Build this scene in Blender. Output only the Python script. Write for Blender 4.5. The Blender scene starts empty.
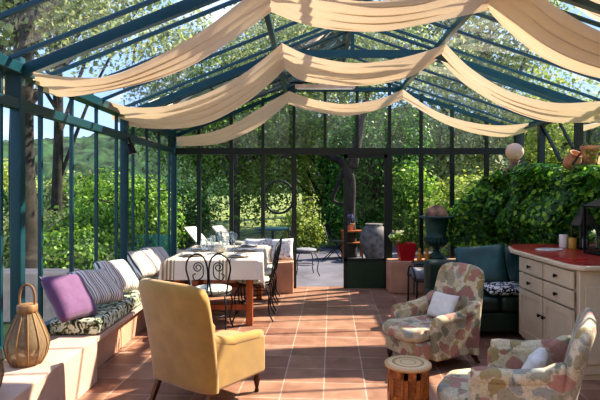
import bpy, bmesh, math, random
import numpy as np
from mathutils import Vector, Matrix, noise

S = bpy.context.scene
COL = S.collection
F, EYE, HOR = 510.0, 1.5, 192.0
def P(px, py, Y):
    return Vector(((px-300)/F*Y, Y, EYE-(py-HOR)/F*Y))
R = math.radians

# ------------------------------------------------------------------ materials
def new_mat(name):
    m = bpy.data.materials.new(name); m.use_nodes = True
    nt = m.node_tree
    for n in list(nt.nodes): nt.nodes.remove(n)
    out = nt.nodes.new('ShaderNodeOutputMaterial')
    return m, nt, out
def N(nt, t, **kw):
    n = nt.nodes.new(t)
    for k, v in kw.items():
        if k in n.inputs: n.inputs[k].default_value = v
        else: setattr(n, k, v)
    return n
def L(nt, a, ao, b, bi): nt.links.new(a.outputs[ao], b.inputs[bi])
def c4(c): return (c[0], c[1], c[2], 1)
def hexc(h):
    h = h.lstrip('#'); v = [int(h[i:i+2], 16)/255 for i in (0, 2, 4)]
    return tuple((x/12.92 if x <= .04045 else ((x+.055)/1.055)**2.4) for x in v)
def ramp(nt, stops, interp='LINEAR'):
    r = nt.nodes.new('ShaderNodeValToRGB'); cr = r.color_ramp; cr.interpolation = interp
    while len(cr.elements) > 1: cr.elements.remove(cr.elements[-1])
    cr.elements[0].position = stops[0][0]; cr.elements[0].color = c4(stops[0][1])
    for p, c in stops[1:]:
        e = cr.elements.new(p); e.color = c4(c)
    return r
def plain(name, col, rough=.6, metal=0, var=.12, scale=8, bump=.0, sheen=0, spec=.5, coat=0):
    m, nt, out = new_mat(name)
    b = N(nt, 'ShaderNodeBsdfPrincipled', Roughness=rough, Metallic=metal)
    b.inputs['Specular IOR Level'].default_value = spec
    b.inputs['Sheen Weight'].default_value = sheen
    b.inputs['Coat Weight'].default_value = coat
    tc = N(nt, 'ShaderNodeTexCoord'); no = N(nt, 'ShaderNodeTexNoise', Scale=scale, Detail=5.0)
    L(nt, tc, 'Object', no, 'Vector')
    lo = tuple(max(0, x*(1-var*1.6)) for x in col); hi = tuple(min(1, x*(1+var*1.6)) for x in col)
    r = ramp(nt, [(.3, lo), (.7, hi)]); L(nt, no, 'Fac', r, 'Fac'); L(nt, r, 'Color', b, 'Base Color')
    if bump:
        bp = N(nt, 'ShaderNodeBump', Strength=bump, Distance=.01); L(nt, no, 'Fac', bp, 'Height'); L(nt, bp, 'Normal', b, 'Normal')
    L(nt, b, 'BSDF', out, 'Surface')
    return m
def leafmat(name, cols, transl=.35, rough=.5):
    m, nt, out = new_mat(name)
    g = N(nt, 'ShaderNodeNewGeometry'); r = ramp(nt, [(i/(max(1, len(cols)-1)), c) for i, c in enumerate(cols)])
    L(nt, g, 'Random Per Island', r, 'Fac')
    b = N(nt, 'ShaderNodeBsdfPrincipled', Roughness=rough); L(nt, r, 'Color', b, 'Base Color')
    t = N(nt, 'ShaderNodeBsdfTranslucent'); L(nt, r, 'Color', t, 'Color')
    mx = N(nt, 'ShaderNodeMixShader', Fac=transl); L(nt, b, 'BSDF', mx, 1); L(nt, t, 'BSDF', mx, 2)
    L(nt, mx, 'Shader', out, 'Surface')
    return m
def glassmat(name, tint=(1, 1, 1), haze=0.0, ior=1.3, hazecol=(.8, .85, .82)):
    m, nt, out = new_mat(name)
    fr = N(nt, 'ShaderNodeFresnel', IOR=ior)
    t = N(nt, 'ShaderNodeBsdfTransparent', Color=c4(tint)); g = N(nt, 'ShaderNodeBsdfGlossy', Roughness=.01, Color=(.9, .95, .95, 1))
    mx = N(nt, 'ShaderNodeMixShader'); L(nt, fr, 'Fac', mx, 0); L(nt, t, 'BSDF', mx, 1); L(nt, g, 'BSDF', mx, 2)
    last = mx
    if haze:
        d = N(nt, 'ShaderNodeBsdfDiffuse', Color=c4(hazecol)); tr = N(nt, 'ShaderNodeBsdfTranslucent', Color=c4(hazecol))
        m2 = N(nt, 'ShaderNodeMixShader', Fac=.6); L(nt, d, 'BSDF', m2, 1); L(nt, tr, 'BSDF', m2, 2)
        tc = N(nt, 'ShaderNodeTexCoord'); mp = N(nt, 'ShaderNodeMapping'); mp.inputs['Scale'].default_value = (.7, 5, .7)
        no = N(nt, 'ShaderNodeTexNoise', Scale=1.6, Detail=6.0, Distortion=1.2)
        L(nt, tc, 'Object', mp, 'Vector'); L(nt, mp, 'Vector', no, 'Vector')
        r = ramp(nt, [(.38, (haze*.35,)*3), (.72, (haze*2.1,)*3)]); L(nt, no, 'Fac', r, 'Fac')
        m3 = N(nt, 'ShaderNodeMixShader'); L(nt, r, 'Color', m3, 0); L(nt, mx, 'Shader', m3, 1); L(nt, m2, 'Shader', m3, 2)
        last = m3
    L(nt, last, 'Shader', out, 'Surface')
    return m
def stripes(name, axis, period, cols, rough=.85, rot=0.0, sheen=.1):
    # cols: [(pos, col)] constant ramp over one period of an object axis
    m, nt, out = new_mat(name)
    tc = N(nt, 'ShaderNodeTexCoord'); sx = N(nt, 'ShaderNodeSeparateXYZ')
    mp = N(nt, 'ShaderNodeMapping'); mp.inputs['Rotation'].default_value = (0, 0, rot)
    L(nt, tc, 'Object', mp, 'Vector'); L(nt, mp, 'Vector', sx, 'Vector')
    d = N(nt, 'ShaderNodeMath', operation='DIVIDE'); d.inputs[1].default_value = period; L(nt, sx, axis, d, 0)
    f = N(nt, 'ShaderNodeMath', operation='FRACT'); L(nt, d, 0, f, 0)
    r = ramp(nt, cols, 'CONSTANT'); L(nt, f, 0, r, 'Fac')
    b = N(nt, 'ShaderNodeBsdfPrincipled', Roughness=rough); b.inputs['Sheen Weight'].default_value = sheen
    L(nt, r, 'Color', b, 'Base Color'); L(nt, b, 'BSDF', out, 'Surface')
    return m
def woodmat(name, a, b_, rough=.5, axis=(1, 1, .15), scale=14):
    m, nt, out = new_mat(name)
    tc = N(nt, 'ShaderNodeTexCoord'); mp = N(nt, 'ShaderNodeMapping'); mp.inputs['Scale'].default_value = axis
    no = N(nt, 'ShaderNodeTexNoise', Scale=scale, Detail=6.0, Distortion=.8)
    L(nt, tc, 'Object', mp, 'Vector'); L(nt, mp, 'Vector', no, 'Vector')
    r = ramp(nt, [(.3, a), (.7, b_)]); L(nt, no, 'Fac', r, 'Fac')
    b = N(nt, 'ShaderNodeBsdfPrincipled', Roughness=rough); L(nt, r, 'Color', b, 'Base Color'); L(nt, b, 'BSDF', out, 'Surface')
    return m
def floralmat(name):
    m, nt, out = new_mat(name)
    tc = N(nt, 'ShaderNodeTexCoord')
    w = N(nt, 'ShaderNodeTexNoise', Scale=7.0, Detail=2.0); L(nt, tc, 'Object', w, 'Vector')
    ad = N(nt, 'ShaderNodeMixRGB', Fac=.14); L(nt, tc, 'Object', ad, 1); L(nt, w, 'Color', ad, 2)
    n0 = N(nt, 'ShaderNodeTexNoise', Scale=9.0, Detail=3.0); L(nt, tc, 'Object', n0, 'Vector')
    cur = ramp(nt, [(.35, hexc('#c0ab84')), (.5, hexc('#cfc0a0')), (.65, hexc('#bba885'))]); L(nt, n0, 'Fac', cur, 'Fac'); last = cur
    def blobs(scale, off, r0, r1, cols, last):
        mp = N(nt, 'ShaderNodeMapping'); mp.inputs['Location'].default_value = off; L(nt, ad, 'Color', mp, 'Vector')
        v = N(nt, 'ShaderNodeTexVoronoi', Scale=scale); L(nt, mp, 'Vector', v, 'Vector')
        d = ramp(nt, [(r0, (1, 1, 1)), (r1, (0, 0, 0))]); L(nt, v, 'Distance', d, 'Fac')
        sp = N(nt, 'ShaderNodeSeparateColor'); L(nt, v, 'Color', sp, 'Color'); r = ramp(nt, cols, 'CONSTANT'); L(nt, sp, 0, r, 'Fac')
        mx = N(nt, 'ShaderNodeMixRGB'); L(nt, d, 'Color', mx, 0); L(nt, last, 'Color', mx, 1); L(nt, r, 'Color', mx, 2); return mx
    last = blobs(13, (3, 1, 2), .47, .53, [(0, hexc('#878162')), (.3, hexc('#c9b78e')), (.5, hexc('#9a988a')), (.75, hexc('#a08a58'))], last)
    last = blobs(10, (0, 5, 1), .46, .52, [(0, hexc('#a36e5a')), (.35, hexc('#c7b690')), (.55, hexc('#ae7d68')), (.8, hexc('#a09474'))], last)
    n2 = N(nt, 'ShaderNodeTexNoise', Scale=16.0, Detail=1.5, Distortion=2.2); L(nt, tc, 'Object', n2, 'Vector')
    e2 = ramp(nt, [(.465, (0, 0, 0)), (.5, (1, 1, 1)), (.535, (0, 0, 0))]); L(nt, n2, 'Fac', e2, 'Fac')
    m5 = N(nt, 'ShaderNodeMath', operation='MULTIPLY'); m5.inputs[1].default_value = .6; L(nt, e2, 'Color', m5, 0)
    mx2 = N(nt, 'ShaderNodeMixRGB'); mx2.inputs[2].default_value = c4(hexc('#6f6549')); L(nt, m5, 0, mx2, 0); L(nt, last, 'Color', mx2, 1)
    b = N(nt, 'ShaderNodeBsdfPrincipled', Roughness=.8); b.inputs['Sheen Weight'].default_value = .15
    L(nt, mx2, 'Color', b, 'Base Color'); L(nt, b, 'BSDF', out, 'Surface')
    return m
def leafprint(name, bg, fg, scale=16, thr=.5, third=None):
    m, nt, out = new_mat(name)
    tc = N(nt, 'ShaderNodeTexCoord'); n = N(nt, 'ShaderNodeTexNoise', Scale=scale, Detail=2.5, Distortion=1.6); L(nt, tc, 'Object', n, 'Vector')
    st = [(0, fg), (thr-.03, fg), (thr, bg)]
    if third: st = [(0, fg), (thr-.08, fg), (thr-.06, third), (thr-.01, third), (thr+.01, bg)]
    r = ramp(nt, st); L(nt, n, 'Fac', r, 'Fac')
    b = N(nt, 'ShaderNodeBsdfPrincipled', Roughness=.8); L(nt, r, 'Color', b, 'Base Color'); L(nt, b, 'BSDF', out, 'Surface')
    return m

def floormat():
    m, nt, out = new_mat('terracotta_tiles')
    tc = N(nt, 'ShaderNodeTexCoord'); mp = N(nt, 'ShaderNodeMapping')
    mp.inputs['Rotation'].default_value = (0, 0, R(3.6)); mp.inputs['Location'].default_value = (.063, -4.334, 0)
    L(nt, tc, 'Object', mp, 'Vector')
    br = N(nt, 'ShaderNodeTexBrick', offset=0.0, squash=1.0)
    br.inputs['Scale'].default_value = 1; br.inputs['Mortar Size'].default_value = .0055; br.inputs['Mortar Smooth'].default_value = .3
    br.inputs['Brick Width'].default_value = .318; br.inputs['Row Height'].default_value = .318
    br.inputs['Color1'].default_value = c4(hexc('#8a6351')); br.inputs['Color2'].default_value = c4(hexc('#a6806a'))
    br.inputs['Mortar'].default_value = c4(hexc('#b9a594'))
    L(nt, mp, 'Vector', br, 'Vector')
    no = N(nt, 'ShaderNodeTexNoise', Scale=5.0, Detail=6.0, Distortion=.6); L(nt, tc, 'Object', no, 'Vector')
    r = ramp(nt, [(.3, (.72, .66, .62)), (.7, (1.15, 1.12, 1.1))]); L(nt, no, 'Fac', r, 'Fac')
    mx = N(nt, 'ShaderNodeMixRGB', blend_type='MULTIPLY', Fac=1.0); L(nt, br, 'Color', mx, 1); L(nt, r, 'Color', mx, 2)
    b = N(nt, 'ShaderNodeBsdfPrincipled', Roughness=.42)
    bp = N(nt, 'ShaderNodeBump', Strength=.25, Distance=.004); bp.invert = True; L(nt, br, 'Fac', bp, 'Height'); L(nt, bp, 'Normal', b, 'Normal')
    L(nt, mx, 'Color', b, 'Base Color'); L(nt, b, 'BSDF', out, 'Surface')
    return m

M = {}
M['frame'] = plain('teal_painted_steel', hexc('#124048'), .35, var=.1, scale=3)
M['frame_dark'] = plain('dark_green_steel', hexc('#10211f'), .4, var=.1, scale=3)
M['doorgreen'] = plain('door_green', hexc('#1d3a28'), .4, var=.1)
M['glass'] = glassmat('clear_pane', (.97, .99, .98), 0.006, 1.2)
M['gableglass'] = glassmat('hazy_gable_pane', (.95, .97, .97), 0.05, 1.25)
M['roofglass'] = glassmat('weathered_roof_pane', (.95, .97, .97), 0.035, 1.25)
M['cloth'] = plain('cream_muslin', hexc('#e3c8a8'), .9, var=.05, scale=3)
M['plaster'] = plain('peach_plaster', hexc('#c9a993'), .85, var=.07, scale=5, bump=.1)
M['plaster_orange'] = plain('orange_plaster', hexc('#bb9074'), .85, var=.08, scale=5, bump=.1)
M['floor'] = floormat()
M['yellow'] = plain('mustard_velvet', hexc('#a27c37'), .85, var=.09, scale=9, sheen=.4, bump=.05)
M['darkwood'] = woodmat('dark_wood', hexc('#2c150c'), hexc('#5a2e1a'), .4)
M['redwood'] = woodmat('red_brown_wood', hexc('#8a4420'), hexc('#b4642f'), .45)
M['cane'] = woodmat('cane', hexc('#7b5534'), hexc('#a57c50'), .6)
M['floral'] = floralmat('floral_upholstery')
M['leafprint'] = leafprint('leaf_print', hexc('#d5d6bd'), hexc('#23301f'), 19, .52, hexc('#74764b'))
M['purple'] = plain('purple_cotton', hexc('#6a4468'), .85, var=.06, scale=30, sheen=.3)
M['pillowstripe'] = stripes('striped_ticking', 'X', .12, [(0, hexc('#cbbfae')), (.20, hexc('#8d6a66')), (.30, hexc('#e6dfd4')), (.38, hexc('#4d4656')), (.46, hexc('#d8cfc2')), (.6, hexc('#b39a88')), (.72, hexc('#e9e2d8')), (.82, hexc('#6b5c70')), (.9, hexc('#e6dfd4'))])
M['tablecloth'] = stripes('tablecloth_stripes', 'X', .62, [(0, hexc('#dccdb9')), (.12, hexc('#97805f')), (.15, hexc('#dccdb9')), (.18, hexc('#8c7a5b')), (.21, hexc('#dccdb9')), (.24, hexc('#97805f')), (.28, hexc('#dccdb9')), (.31, hexc('#8c7a5b')), (.33, hexc('#dccdb9'))])
M['iron'] = plain('black_wrought_iron', hexc('#23292b'), .45, metal=.5, var=.1)
M['palecushion'] = leafprint('pale_seat_print', hexc('#dfe3d2'), hexc('#8d9f8a'), 14, .46)
M['white'] = plain('white_ceramic', hexc('#e6e4de'), .25, var=.03)
M['stoneware'] = plain('beige_stoneware', hexc('#c6bdab'), .4, var=.06)
M['linen'] = plain('white_linen', hexc('#e4dfd6'), .9, var=.04)
M['cream_paint'] = plain('cream_paint', hexc('#cfbb9b'), .5, var=.05, scale=4)
M['redtop'] = plain('red_lacquer_top', hexc('#a8392f'), .28, var=.2, scale=5)
M['redpot'] = plain('red_glazed_pot', hexc('#a4121a'), .35, var=.08)
M['greenleather'] = plain('dark_green_leather', hexc('#1b3024'), .38, var=.15, scale=12, bump=.2)
M['tealleather'] = plain('teal_leather', hexc('#27504e'), .35, var=.3, scale=5, bump=.5)
M['bwprint'] = leafprint('black_white_print', hexc('#d9d9d6'), hexc('#14161a'), 22, .52)
M['grey'] = plain('grey_cotton', hexc('#77767c'), .85, var=.08)
M['urn'] = plain('dark_green_cast_iron', hexc('#1f443b'), .5, var=.2, scale=12)
M['stone'] = plain('weathered_stone', hexc('#6a625a'), .9, var=.35, scale=9, bump=.5)
M['rust'] = plain('mottled_ball', hexc('#93765f'), .9, var=.45, scale=9, bump=.3)
M['terracotta'] = plain('terracotta_clay', hexc('#c08a68'), .8, var=.22, scale=9, bump=.2)
M['palestone'] = plain('pale_terracotta', hexc('#d9b79c'), .85, var=.1)
M['greymetal'] = plain('grey_metal', hexc('#5d554f'), .45, metal=.6, var=.1)
M['blackmetal'] = plain('black_metal', hexc('#111314'), .4, metal=.4, var=.1)
M['candlew'] = plain('white_wax', hexc('#e0d6c8'), .5, var=.03)
M['candley'] = plain('ochre_wax', hexc('#c79a3e'), .5, var=.03)
M['moroccan'] = woodmat('carved_orange_wood', hexc('#8a4a1f'), hexc('#c87a3a'), .45, (1, 1, 1), 30)
M['bark'] = plain('bark', hexc('#2e2722'), .95, var=.4, scale=7, bump=.6)
M['barkpale'] = plain('pale_bark', hexc('#5d564c'), .95, var=.35, scale=7, bump=.5)
M['leaf_dark'] = leafmat('dark_leaves', [hexc('#2a4f1e'), hexc('#467a2c'), hexc('#75a340')], .45)
M['leaf_mid'] = leafmat('mid_leaves', [hexc('#44691f'), hexc('#76a035'), hexc('#b0cc5c')], .5)
M['leaf_yellow'] = leafmat('yellow_green_leaves', [hexc('#6f8a35'), hexc('#98a94a'), hexc('#c4c766')], .45)
M['leaf_olive'] = leafmat('olive_leaves', [hexc('#5f7040'), hexc('#93a05c'), hexc('#c4c890')], .5)
M['leaf_ivy'] = leafmat('ivy_leaves', [hexc('#17400f'), hexc('#2d661a'), hexc('#4d8a26'), hexc('#b4dc50')], .45, .4)
M['patio'] = plain('patio_paving', hexc('#5a575f'), .85, var=.25, scale=1.5)
M['grass'] = plain('garden_ground', hexc('#76803f'), .95, var=.4, scale=2.5)
M['hill'] = plain('wooded_hill', hexc('#2c4426'), 1, var=.6, scale=.5)
M['water'] = plain('pool_water', hexc('#3f8d97'), .1, var=.1)
M['rock'] = plain('pale_rock', hexc('#8f8b7c'), .95, var=.35, scale=1.5, bump=.5)
M['wicker'] = woodmat('woven_wicker', hexc('#6b5032'), hexc('#94744c'), .7, (1, 1, 6), 30)
M['amber'] = plain('amber_resin', hexc('#c8892d'), .35, var=.2)

# ------------------------------------------------------------------ objects
def tag(o, label=None, cat=None, group=None, kind=None):
    if label: o['label'] = label
    if cat: o['category'] = cat
    if group: o['group'] = group
    if kind: o['kind'] = kind
    return o
def empty(name, loc=(0, 0, 0), rz=0, **kw):
    o = bpy.data.objects.new(name, None); COL.objects.link(o); o.empty_display_size = .1
    o.location = loc; o.rotation_euler = (0, 0, rz)
    return tag(o, **kw)
def link(name, me, mat, parent=None, smooth=True, bevel=0, seg=3, sub=0, loc=None, rot=None, **kw):
    if mat is not None: me.materials.append(M[mat] if isinstance(mat, str) else mat)
    if smooth:
        me.polygons.foreach_set('use_smooth', [True]*len(me.polygons))
    o = bpy.data.objects.new(name, me); COL.objects.link(o)
    if parent: o.parent = parent
    if loc is not None: o.location = loc
    if rot is not None: o.rotation_euler = rot
    if bevel:
        b = o.modifiers.new('bevel', 'BEVEL'); b.width = bevel; b.segments = seg; b.limit_method = 'ANGLE'; b.angle_limit = R(40)
        if smooth:
            w = o.modifiers.new('wn', 'WEIGHTED_NORMAL'); w.keep_sharp = True
    if sub:
        s = o.modifiers.new('sub', 'SUBSURF'); s.levels = sub; s.render_levels = sub
    return tag(o, **kw)
class MB:
    def __init__(s): s.v = []; s.f = []
    def add(s, vs, fs):
        n = len(s.v); s.v += [tuple(x) for x in vs]; s.f += [tuple(i+n for i in f) for f in fs]; return s
    def box(s, c, d, rz=0, mat=None):
        hx, hy, hz = d[0]/2, d[1]/2, d[2]/2
        vs = [Vector((sx*hx, sy*hy, sz*hz)) for sx in (-1, 1) for sy in (-1, 1) for sz in (-1, 1)]
        m = Matrix.Rotation(rz, 3, 'Z') if mat is None else mat
        return s.add([m @ v + Vector(c) for v in vs], [(0, 1, 3, 2), (4, 6, 7, 5), (0, 4, 5, 1), (2, 3, 7, 6), (0, 2, 6, 4), (1, 5, 7, 3)])
    def bar(s, a, b, w, h, up=Vector((0, 0, 1))):
        a, b = Vector(a), Vector(b); d = (b-a).normalized(); side = d.cross(up)
        if side.length < 1e-4: side = Vector((1, 0, 0))
        side.normalize(); u = side.cross(d).normalized()
        vs = [p + side*sx*w/2 + u*sz*h/2 for p in (a, b) for sx, sz in ((-1, -1), (1, -1), (1, 1), (-1, 1))]
        return s.add(vs, [(0, 1, 2, 3), (7, 6, 5, 4), (0, 4, 5, 1), (1, 5, 6, 2), (2, 6, 7, 3), (3, 7, 4, 0)])
    def tube(s, pts, r, n=8, closed=False):
        pts = [Vector(p) for p in pts]; k = len(pts); rs = r if isinstance(r, (list, tuple)) else [r]*k
        rings = []; prev = None
        for i, p in enumerate(pts):
            if closed: d = pts[(i+1) % k]-pts[i-1]
            else: d = pts[min(i+1, k-1)]-pts[max(i-1, 0)]
            if d.length < 1e-9: d = Vector((0, 0, 1))
            d.normalize()
            if prev is None:
                a = Vector((0, 0, 1)) if abs(d.z) < .9 else Vector((1, 0, 0)); x = d.cross(a).normalized()
            else:
                x = (prev - d*prev.dot(d)).normalized()
            prev = x; y = d.cross(x)
            rings.append([p+(x*math.cos(t)+y*math.sin(t))*rs[i] for t in [2*math.pi*j/n for j in range(n)]])
        vs = [v for q in rings for v in q]; fs = []
        for i in range(k if closed else k-1):
            for j in range(n):
                a, b = i*n, ((i+1) % k)*n; fs.append((a+j, a+(j+1) % n, b+(j+1) % n, b+j))
        if not closed: fs += [tuple(range(n-1, -1, -1)), tuple((k-1)*n+j for j in range(n))]
        return s.add(vs, fs)
    def lathe(s, prof, n=24, c=(0, 0, 0), sq=None):
        vs = []; fs = []
        for r, z in prof:
            for j in range(n):
                t = 2*math.pi*j/n; vs.append((c[0]+r*math.cos(t), c[1]+r*math.sin(t), c[2]+z))
        for i in range(len(prof)-1):
            for j in range(n): fs.append((i*n+j, i*n+(j+1) % n, (i+1)*n+(j+1) % n, (i+1)*n+j))
        fs += [tuple(range(n-1, -1, -1)), tuple((len(prof)-1)*n+j for j in range(n))]
        return s.add(vs, fs)
    def grid(s, fn, nu, nv, wrap=False):
        vs = [fn(i/nu, j/nv) for i in range(nu+1) for j in range(nv+1)]
        fs = [(i*(nv+1)+j, (i+1)*(nv+1)+j, (i+1)*(nv+1)+j+1, i*(nv+1)+j+1) for i in range(nu) for j in range(nv)]
        return s.add(vs, fs)
    def prism(s, outline, t0, t1, axis='X', fn=None):
        # outline list of 2D points; extruded along the axis
        def mk(p, t):
            v = {'X': (t, p[0], p[1]), 'Y': (p[0], t, p[1]), 'Z': (p[0], p[1], t)}[axis]
            return fn(*v) if fn else v
        n = len(outline); vs = [mk(p, t0) for p in outline]+[mk(p, t1) for p in outline]
        fs = [tuple(range(n)), tuple(range(2*n-1, n-1, -1))]+[(i, i+n, (i+1) % n+n, (i+1) % n) for i in range(n)]
        return s.add(vs, fs)
    def mesh(s, name='mesh'):
        me = bpy.data.meshes.new(name); me.from_pydata(s.v, [], s.f)
        bm = bmesh.new(); bm.from_mesh(me); bmesh.ops.recalc_face_normals(bm, faces=bm.faces); bm.to_mesh(me); bm.free()
        return me
    def link(s, name, mat, parent=None, **kw): return link(name, s.mesh(name), mat, parent, **kw)
def spline(pts, n=8):
    pts = [Vector(p) for p in pts]; out = []
    q = [pts[0]*2-pts[1]]+pts+[pts[-1]*2-pts[-2]]
    for i in range(1, len(q)-2):
        a, b, c, d = q[i-1:i+3]
        for k in range(n):
            t = k/n
            out.append(.5*((2*b)+(c-a)*t+(2*a-5*b+4*c-d)*t*t+(3*b-a-3*c+d)*t**3))
    out.append(pts[-1]); return out
def interp(pts, t):
    # Catmull interpolation of a 2D point list at t in 0..1
    k = t*(len(pts)-1); i = min(int(k), len(pts)-2); u = k-i
    g = lambda j: Vector(pts[max(0, min(len(pts)-1, j))])
    a, b, c, d = g(i-1), g(i), g(i+1), g(i+2)
    return .5*((2*b)+(c-a)*u+(2*a-5*b+4*c-d)*u*u+(3*b-a-3*c+d)*u**3)
def dup(root, loc=None, rz=None, label=None):
    r = root.copy(); COL.objects.link(r)
    if loc is not None: r.location = loc
    if rz is not None: r.rotation_euler = (0, 0, rz)
    if label: r['label'] = label
    for ch in list(root.children):
        c = ch.copy(); COL.objects.link(c); c.parent = r
        for g in list(ch.children):
            d = g.copy(); COL.objects.link(d); d.parent = c
    return r
def pillow_mesh(w, h, t, pinch=.12, n=14, seed=0):
    # pillow standing in local XZ... built lying: X width, Z height, Y thickness
    mb = MB()
    for sgn in (-1, 1):
        def fn(u, v):
            a, b = 2*u-1, 2*v-1
            e = (max(0, 1-a**4)*max(0, 1-b**4))**.5
            x = a*w/2*(1-pinch*(1-abs(b)**1.5)*abs(a)**3*.6); z = b*h/2*(1-pinch*(1-abs(a)**1.5)*abs(b)**3*.6)
            wr = .012*noise.noise(Vector((a*2.2+seed, b*2.2, sgn)))*e
            return (x, sgn*(t/2*e**.8+wr*1.0), z)
        mb.grid(fn, n, n)
    me = mb.mesh(); bm = bmesh.new(); bm.from_mesh(me); bmesh.ops.remove_doubles(bm, verts=bm.verts, dist=.0008)
    bmesh.ops.recalc_face_normals(bm, faces=bm.faces); bm.to_mesh(me); bm.free(); return me
def leaves_mesh(pts, nrm, size, rs, aspect=.6, var=.4):
    # rhombus leaves; pts (n,3), nrm (n,3) preferred normals
    n = len(pts); nr = nrm/np.maximum(1e-6, np.linalg.norm(nrm, axis=1, keepdims=True))
    t = rs.normal(size=(n, 3)); t -= nr*np.sum(t*nr, axis=1, keepdims=True); t /= np.linalg.norm(t, axis=1, keepdims=True)
    b = np.cross(nr, t); s = (size*(1+var*rs.uniform(-1, 1, n)))[:, None]
    v = np.empty((n, 4, 3)); v[:, 0] = pts-t*s*.5; v[:, 1] = pts+b*s*.5*aspect+nr*s*.08; v[:, 2] = pts+t*s*.5; v[:, 3] = pts-b*s*.5*aspect+nr*s*.08
    me = bpy.data.meshes.new('foliage'); me.vertices.add(n*4); me.vertices.foreach_set('co', v.reshape(-1))
    me.loops.add(n*4); me.loops.foreach_set('vertex_index', np.arange(n*4, dtype=np.int32))
    me.polygons.add(n); me.polygons.foreach_set('loop_start', np.arange(0, n*4, 4, dtype=np.int32))
    me.update(calc_edges=True); return me
def blob_leaves(c, rad, n, size, seed, K=40, spread=.22, shell=.6):
    rs = np.random.RandomState(seed)
    d = rs.normal(size=(K, 3)); d /= np.linalg.norm(d, axis=1, keepdims=True)
    rr = rs.uniform(shell, 1, K)[:, None]; cc = d*rr*np.array(rad)*.8
    idx = rs.randint(0, K, n); off = np.clip(rs.normal(size=(n, 3)), -1.7, 1.7)*np.array(rad)*spread*.85
    p = cc[idx]+off+np.array(c); nr = off+.6*cc[idx]+rs.normal(size=(n, 3))*.5*np.mean(rad); nr[:, 2] += np.mean(rad)*.3
    return leaves_mesh(p, nr, size, rs)

# ------------------------------------------------------------------ room shell
SK = .0196
YB, YF = 7.97, -1.6
X0L, X0R, X0P, X1P, X0M = -2.126, 3.264, -.376, 1.404, .484
ZE_L, ZE_R, ZR = 2.41, 2.50, 3.454
def SX(x0, Y): return x0+SK*Y
def roofz(x0): return ZE_L+.4*(x0-X0L) if x0 <= X0M else ZR-.343*(x0-X0M)

fl = MB(); fl.add([(SX(X0L, YF)-.3, YF-.2, 0), (SX(X0R, YF)+.3, YF-.2, 0), (SX(X0R, YB)+.1, YB+.12, 0), (SX(X0L, YB)-.1, YB+.12, 0),
                   (SX(X0L, YF)-.3, YF-.2, -.08), (SX(X0R, YF)+.3, YF-.2, -.08), (SX(X0R, YB)+.1, YB+.12, -.08), (SX(X0L, YB)-.1, YB+.12, -.08)],
                  [(0, 1, 2, 3), (7, 6, 5, 4), (0, 4, 5, 1), (1, 5, 6, 2), (2, 6, 7, 3), (3, 7, 4, 0)])
fl.link('floor', 'floor', smooth=False, kind='structure')

# left wall
wl = empty('wall_left', (0, 0, 0), kind='structure')
FR = [-.55, 1.58, 3.71, 5.84, YB]          # main frames
MU = [round(3.53+.53*k, 3) for k in range(-9, 9)]
for Y in FR:
    x = SX(X0L, Y); MB().box((x, Y, 1.24), (.08, .07, 2.48)).link('post', 'frame', wl, smooth=False, bevel=.006, seg=1)
for Y in MU:
    if min(abs(Y-f) for f in FR) < .1: continue
    x = SX(X0L, Y)
    MB().box((x-.02, Y, 1.2), (.03, .026, 2.4)).link('mullion', 'frame', wl, smooth=False)
def lbar(nm, z, w, h, x0=X0L, y0=YF, y1=YB, parent=wl, dx=0, mat='frame'):
    return MB().bar((SX(x0, y0)+dx, y0, z), (SX(x0, y1)+dx, y1, z), w, h).link(nm, mat, parent, smooth=False, bevel=.004, seg=1)
lbar('rail', 2.135, .07, .075); lbar('bottom_rail', .40, .07, .08); lbar('gutter_beam', ZE_L-.02, .12, .08)
ys = [YF]+FR+[]
ys = sorted(set([YF]+FR))
for a, b in zip(ys[:-1], ys[1:]):
    MB().add([(SX(X0L, a)-.02, a+.03, .4), (SX(X0L, b)-.02, b-.03, .4), (SX(X0L, b)-.02, b-.03, 2.1), (SX(X0L, a)-.02, a+.03, 2.1)], [(0, 1, 2, 3)]).link('glass_pane', 'glass', wl, smooth=False)
    MB().add([(SX(X0L, a)-.02, a+.03, 2.18), (SX(X0L, b)-.02, b-.03, 2.18), (SX(X0L, b)-.02, b-.03, 2.38), (SX(X0L, a)-.02, a+.03, 2.38)], [(0, 1, 2, 3)]).link('transom_pane', 'glass', wl, smooth=False)

# back wall with doorway
wb = empty('wall_back', (0, YB, 0), kind='structure')
def bx_(px): return (px-300)/F*YB
WBO = Vector((0, YB, 0))
def wbm(mb, nm, mat, **kw): return mb.link(nm, mat, wb, loc=(0, -YB, 0), smooth=False, **kw)
MX = [199, 231.5, 263, 294, 343.6, 389.5, 421, 452, 486.5]
UX = [199, 231.5, 263, 294, 325, 357, 389.5, 421, 452, 486.5]
for px in MX:
    if px == 343.6: continue
    wide = px in (294, 389.5)
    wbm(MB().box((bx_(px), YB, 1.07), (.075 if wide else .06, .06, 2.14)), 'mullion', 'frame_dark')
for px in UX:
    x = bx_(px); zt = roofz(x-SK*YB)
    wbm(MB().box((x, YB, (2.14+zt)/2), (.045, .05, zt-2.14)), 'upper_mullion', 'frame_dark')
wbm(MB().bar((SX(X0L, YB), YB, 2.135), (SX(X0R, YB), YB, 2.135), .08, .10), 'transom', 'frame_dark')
wbm(MB().bar((SX(X0P, YB), YB, 3.1), (SX(X1P, YB), YB, 3.1), .07, .06), 'tie', 'frame')
wbm(MB().box((SX(X0R, YB), YB, 1.25), (.12, .1, 2.5)), 'post', 'frame_dark')
xs = [174]+MX+[519]
for a, b in zip(xs[:-1], xs[1:]):
    if a == 294 or a == 343.6: continue
    A, B = bx_(a)+.02, bx_(b)-.02
    wbm(MB().add([(A, YB, .02), (B, YB, .02), (B, YB, 2.1), (A, YB, 2.1)], [(0, 1, 2, 3)]), 'glass_pane', 'glass')
xs = [174]+UX+[519]
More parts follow.
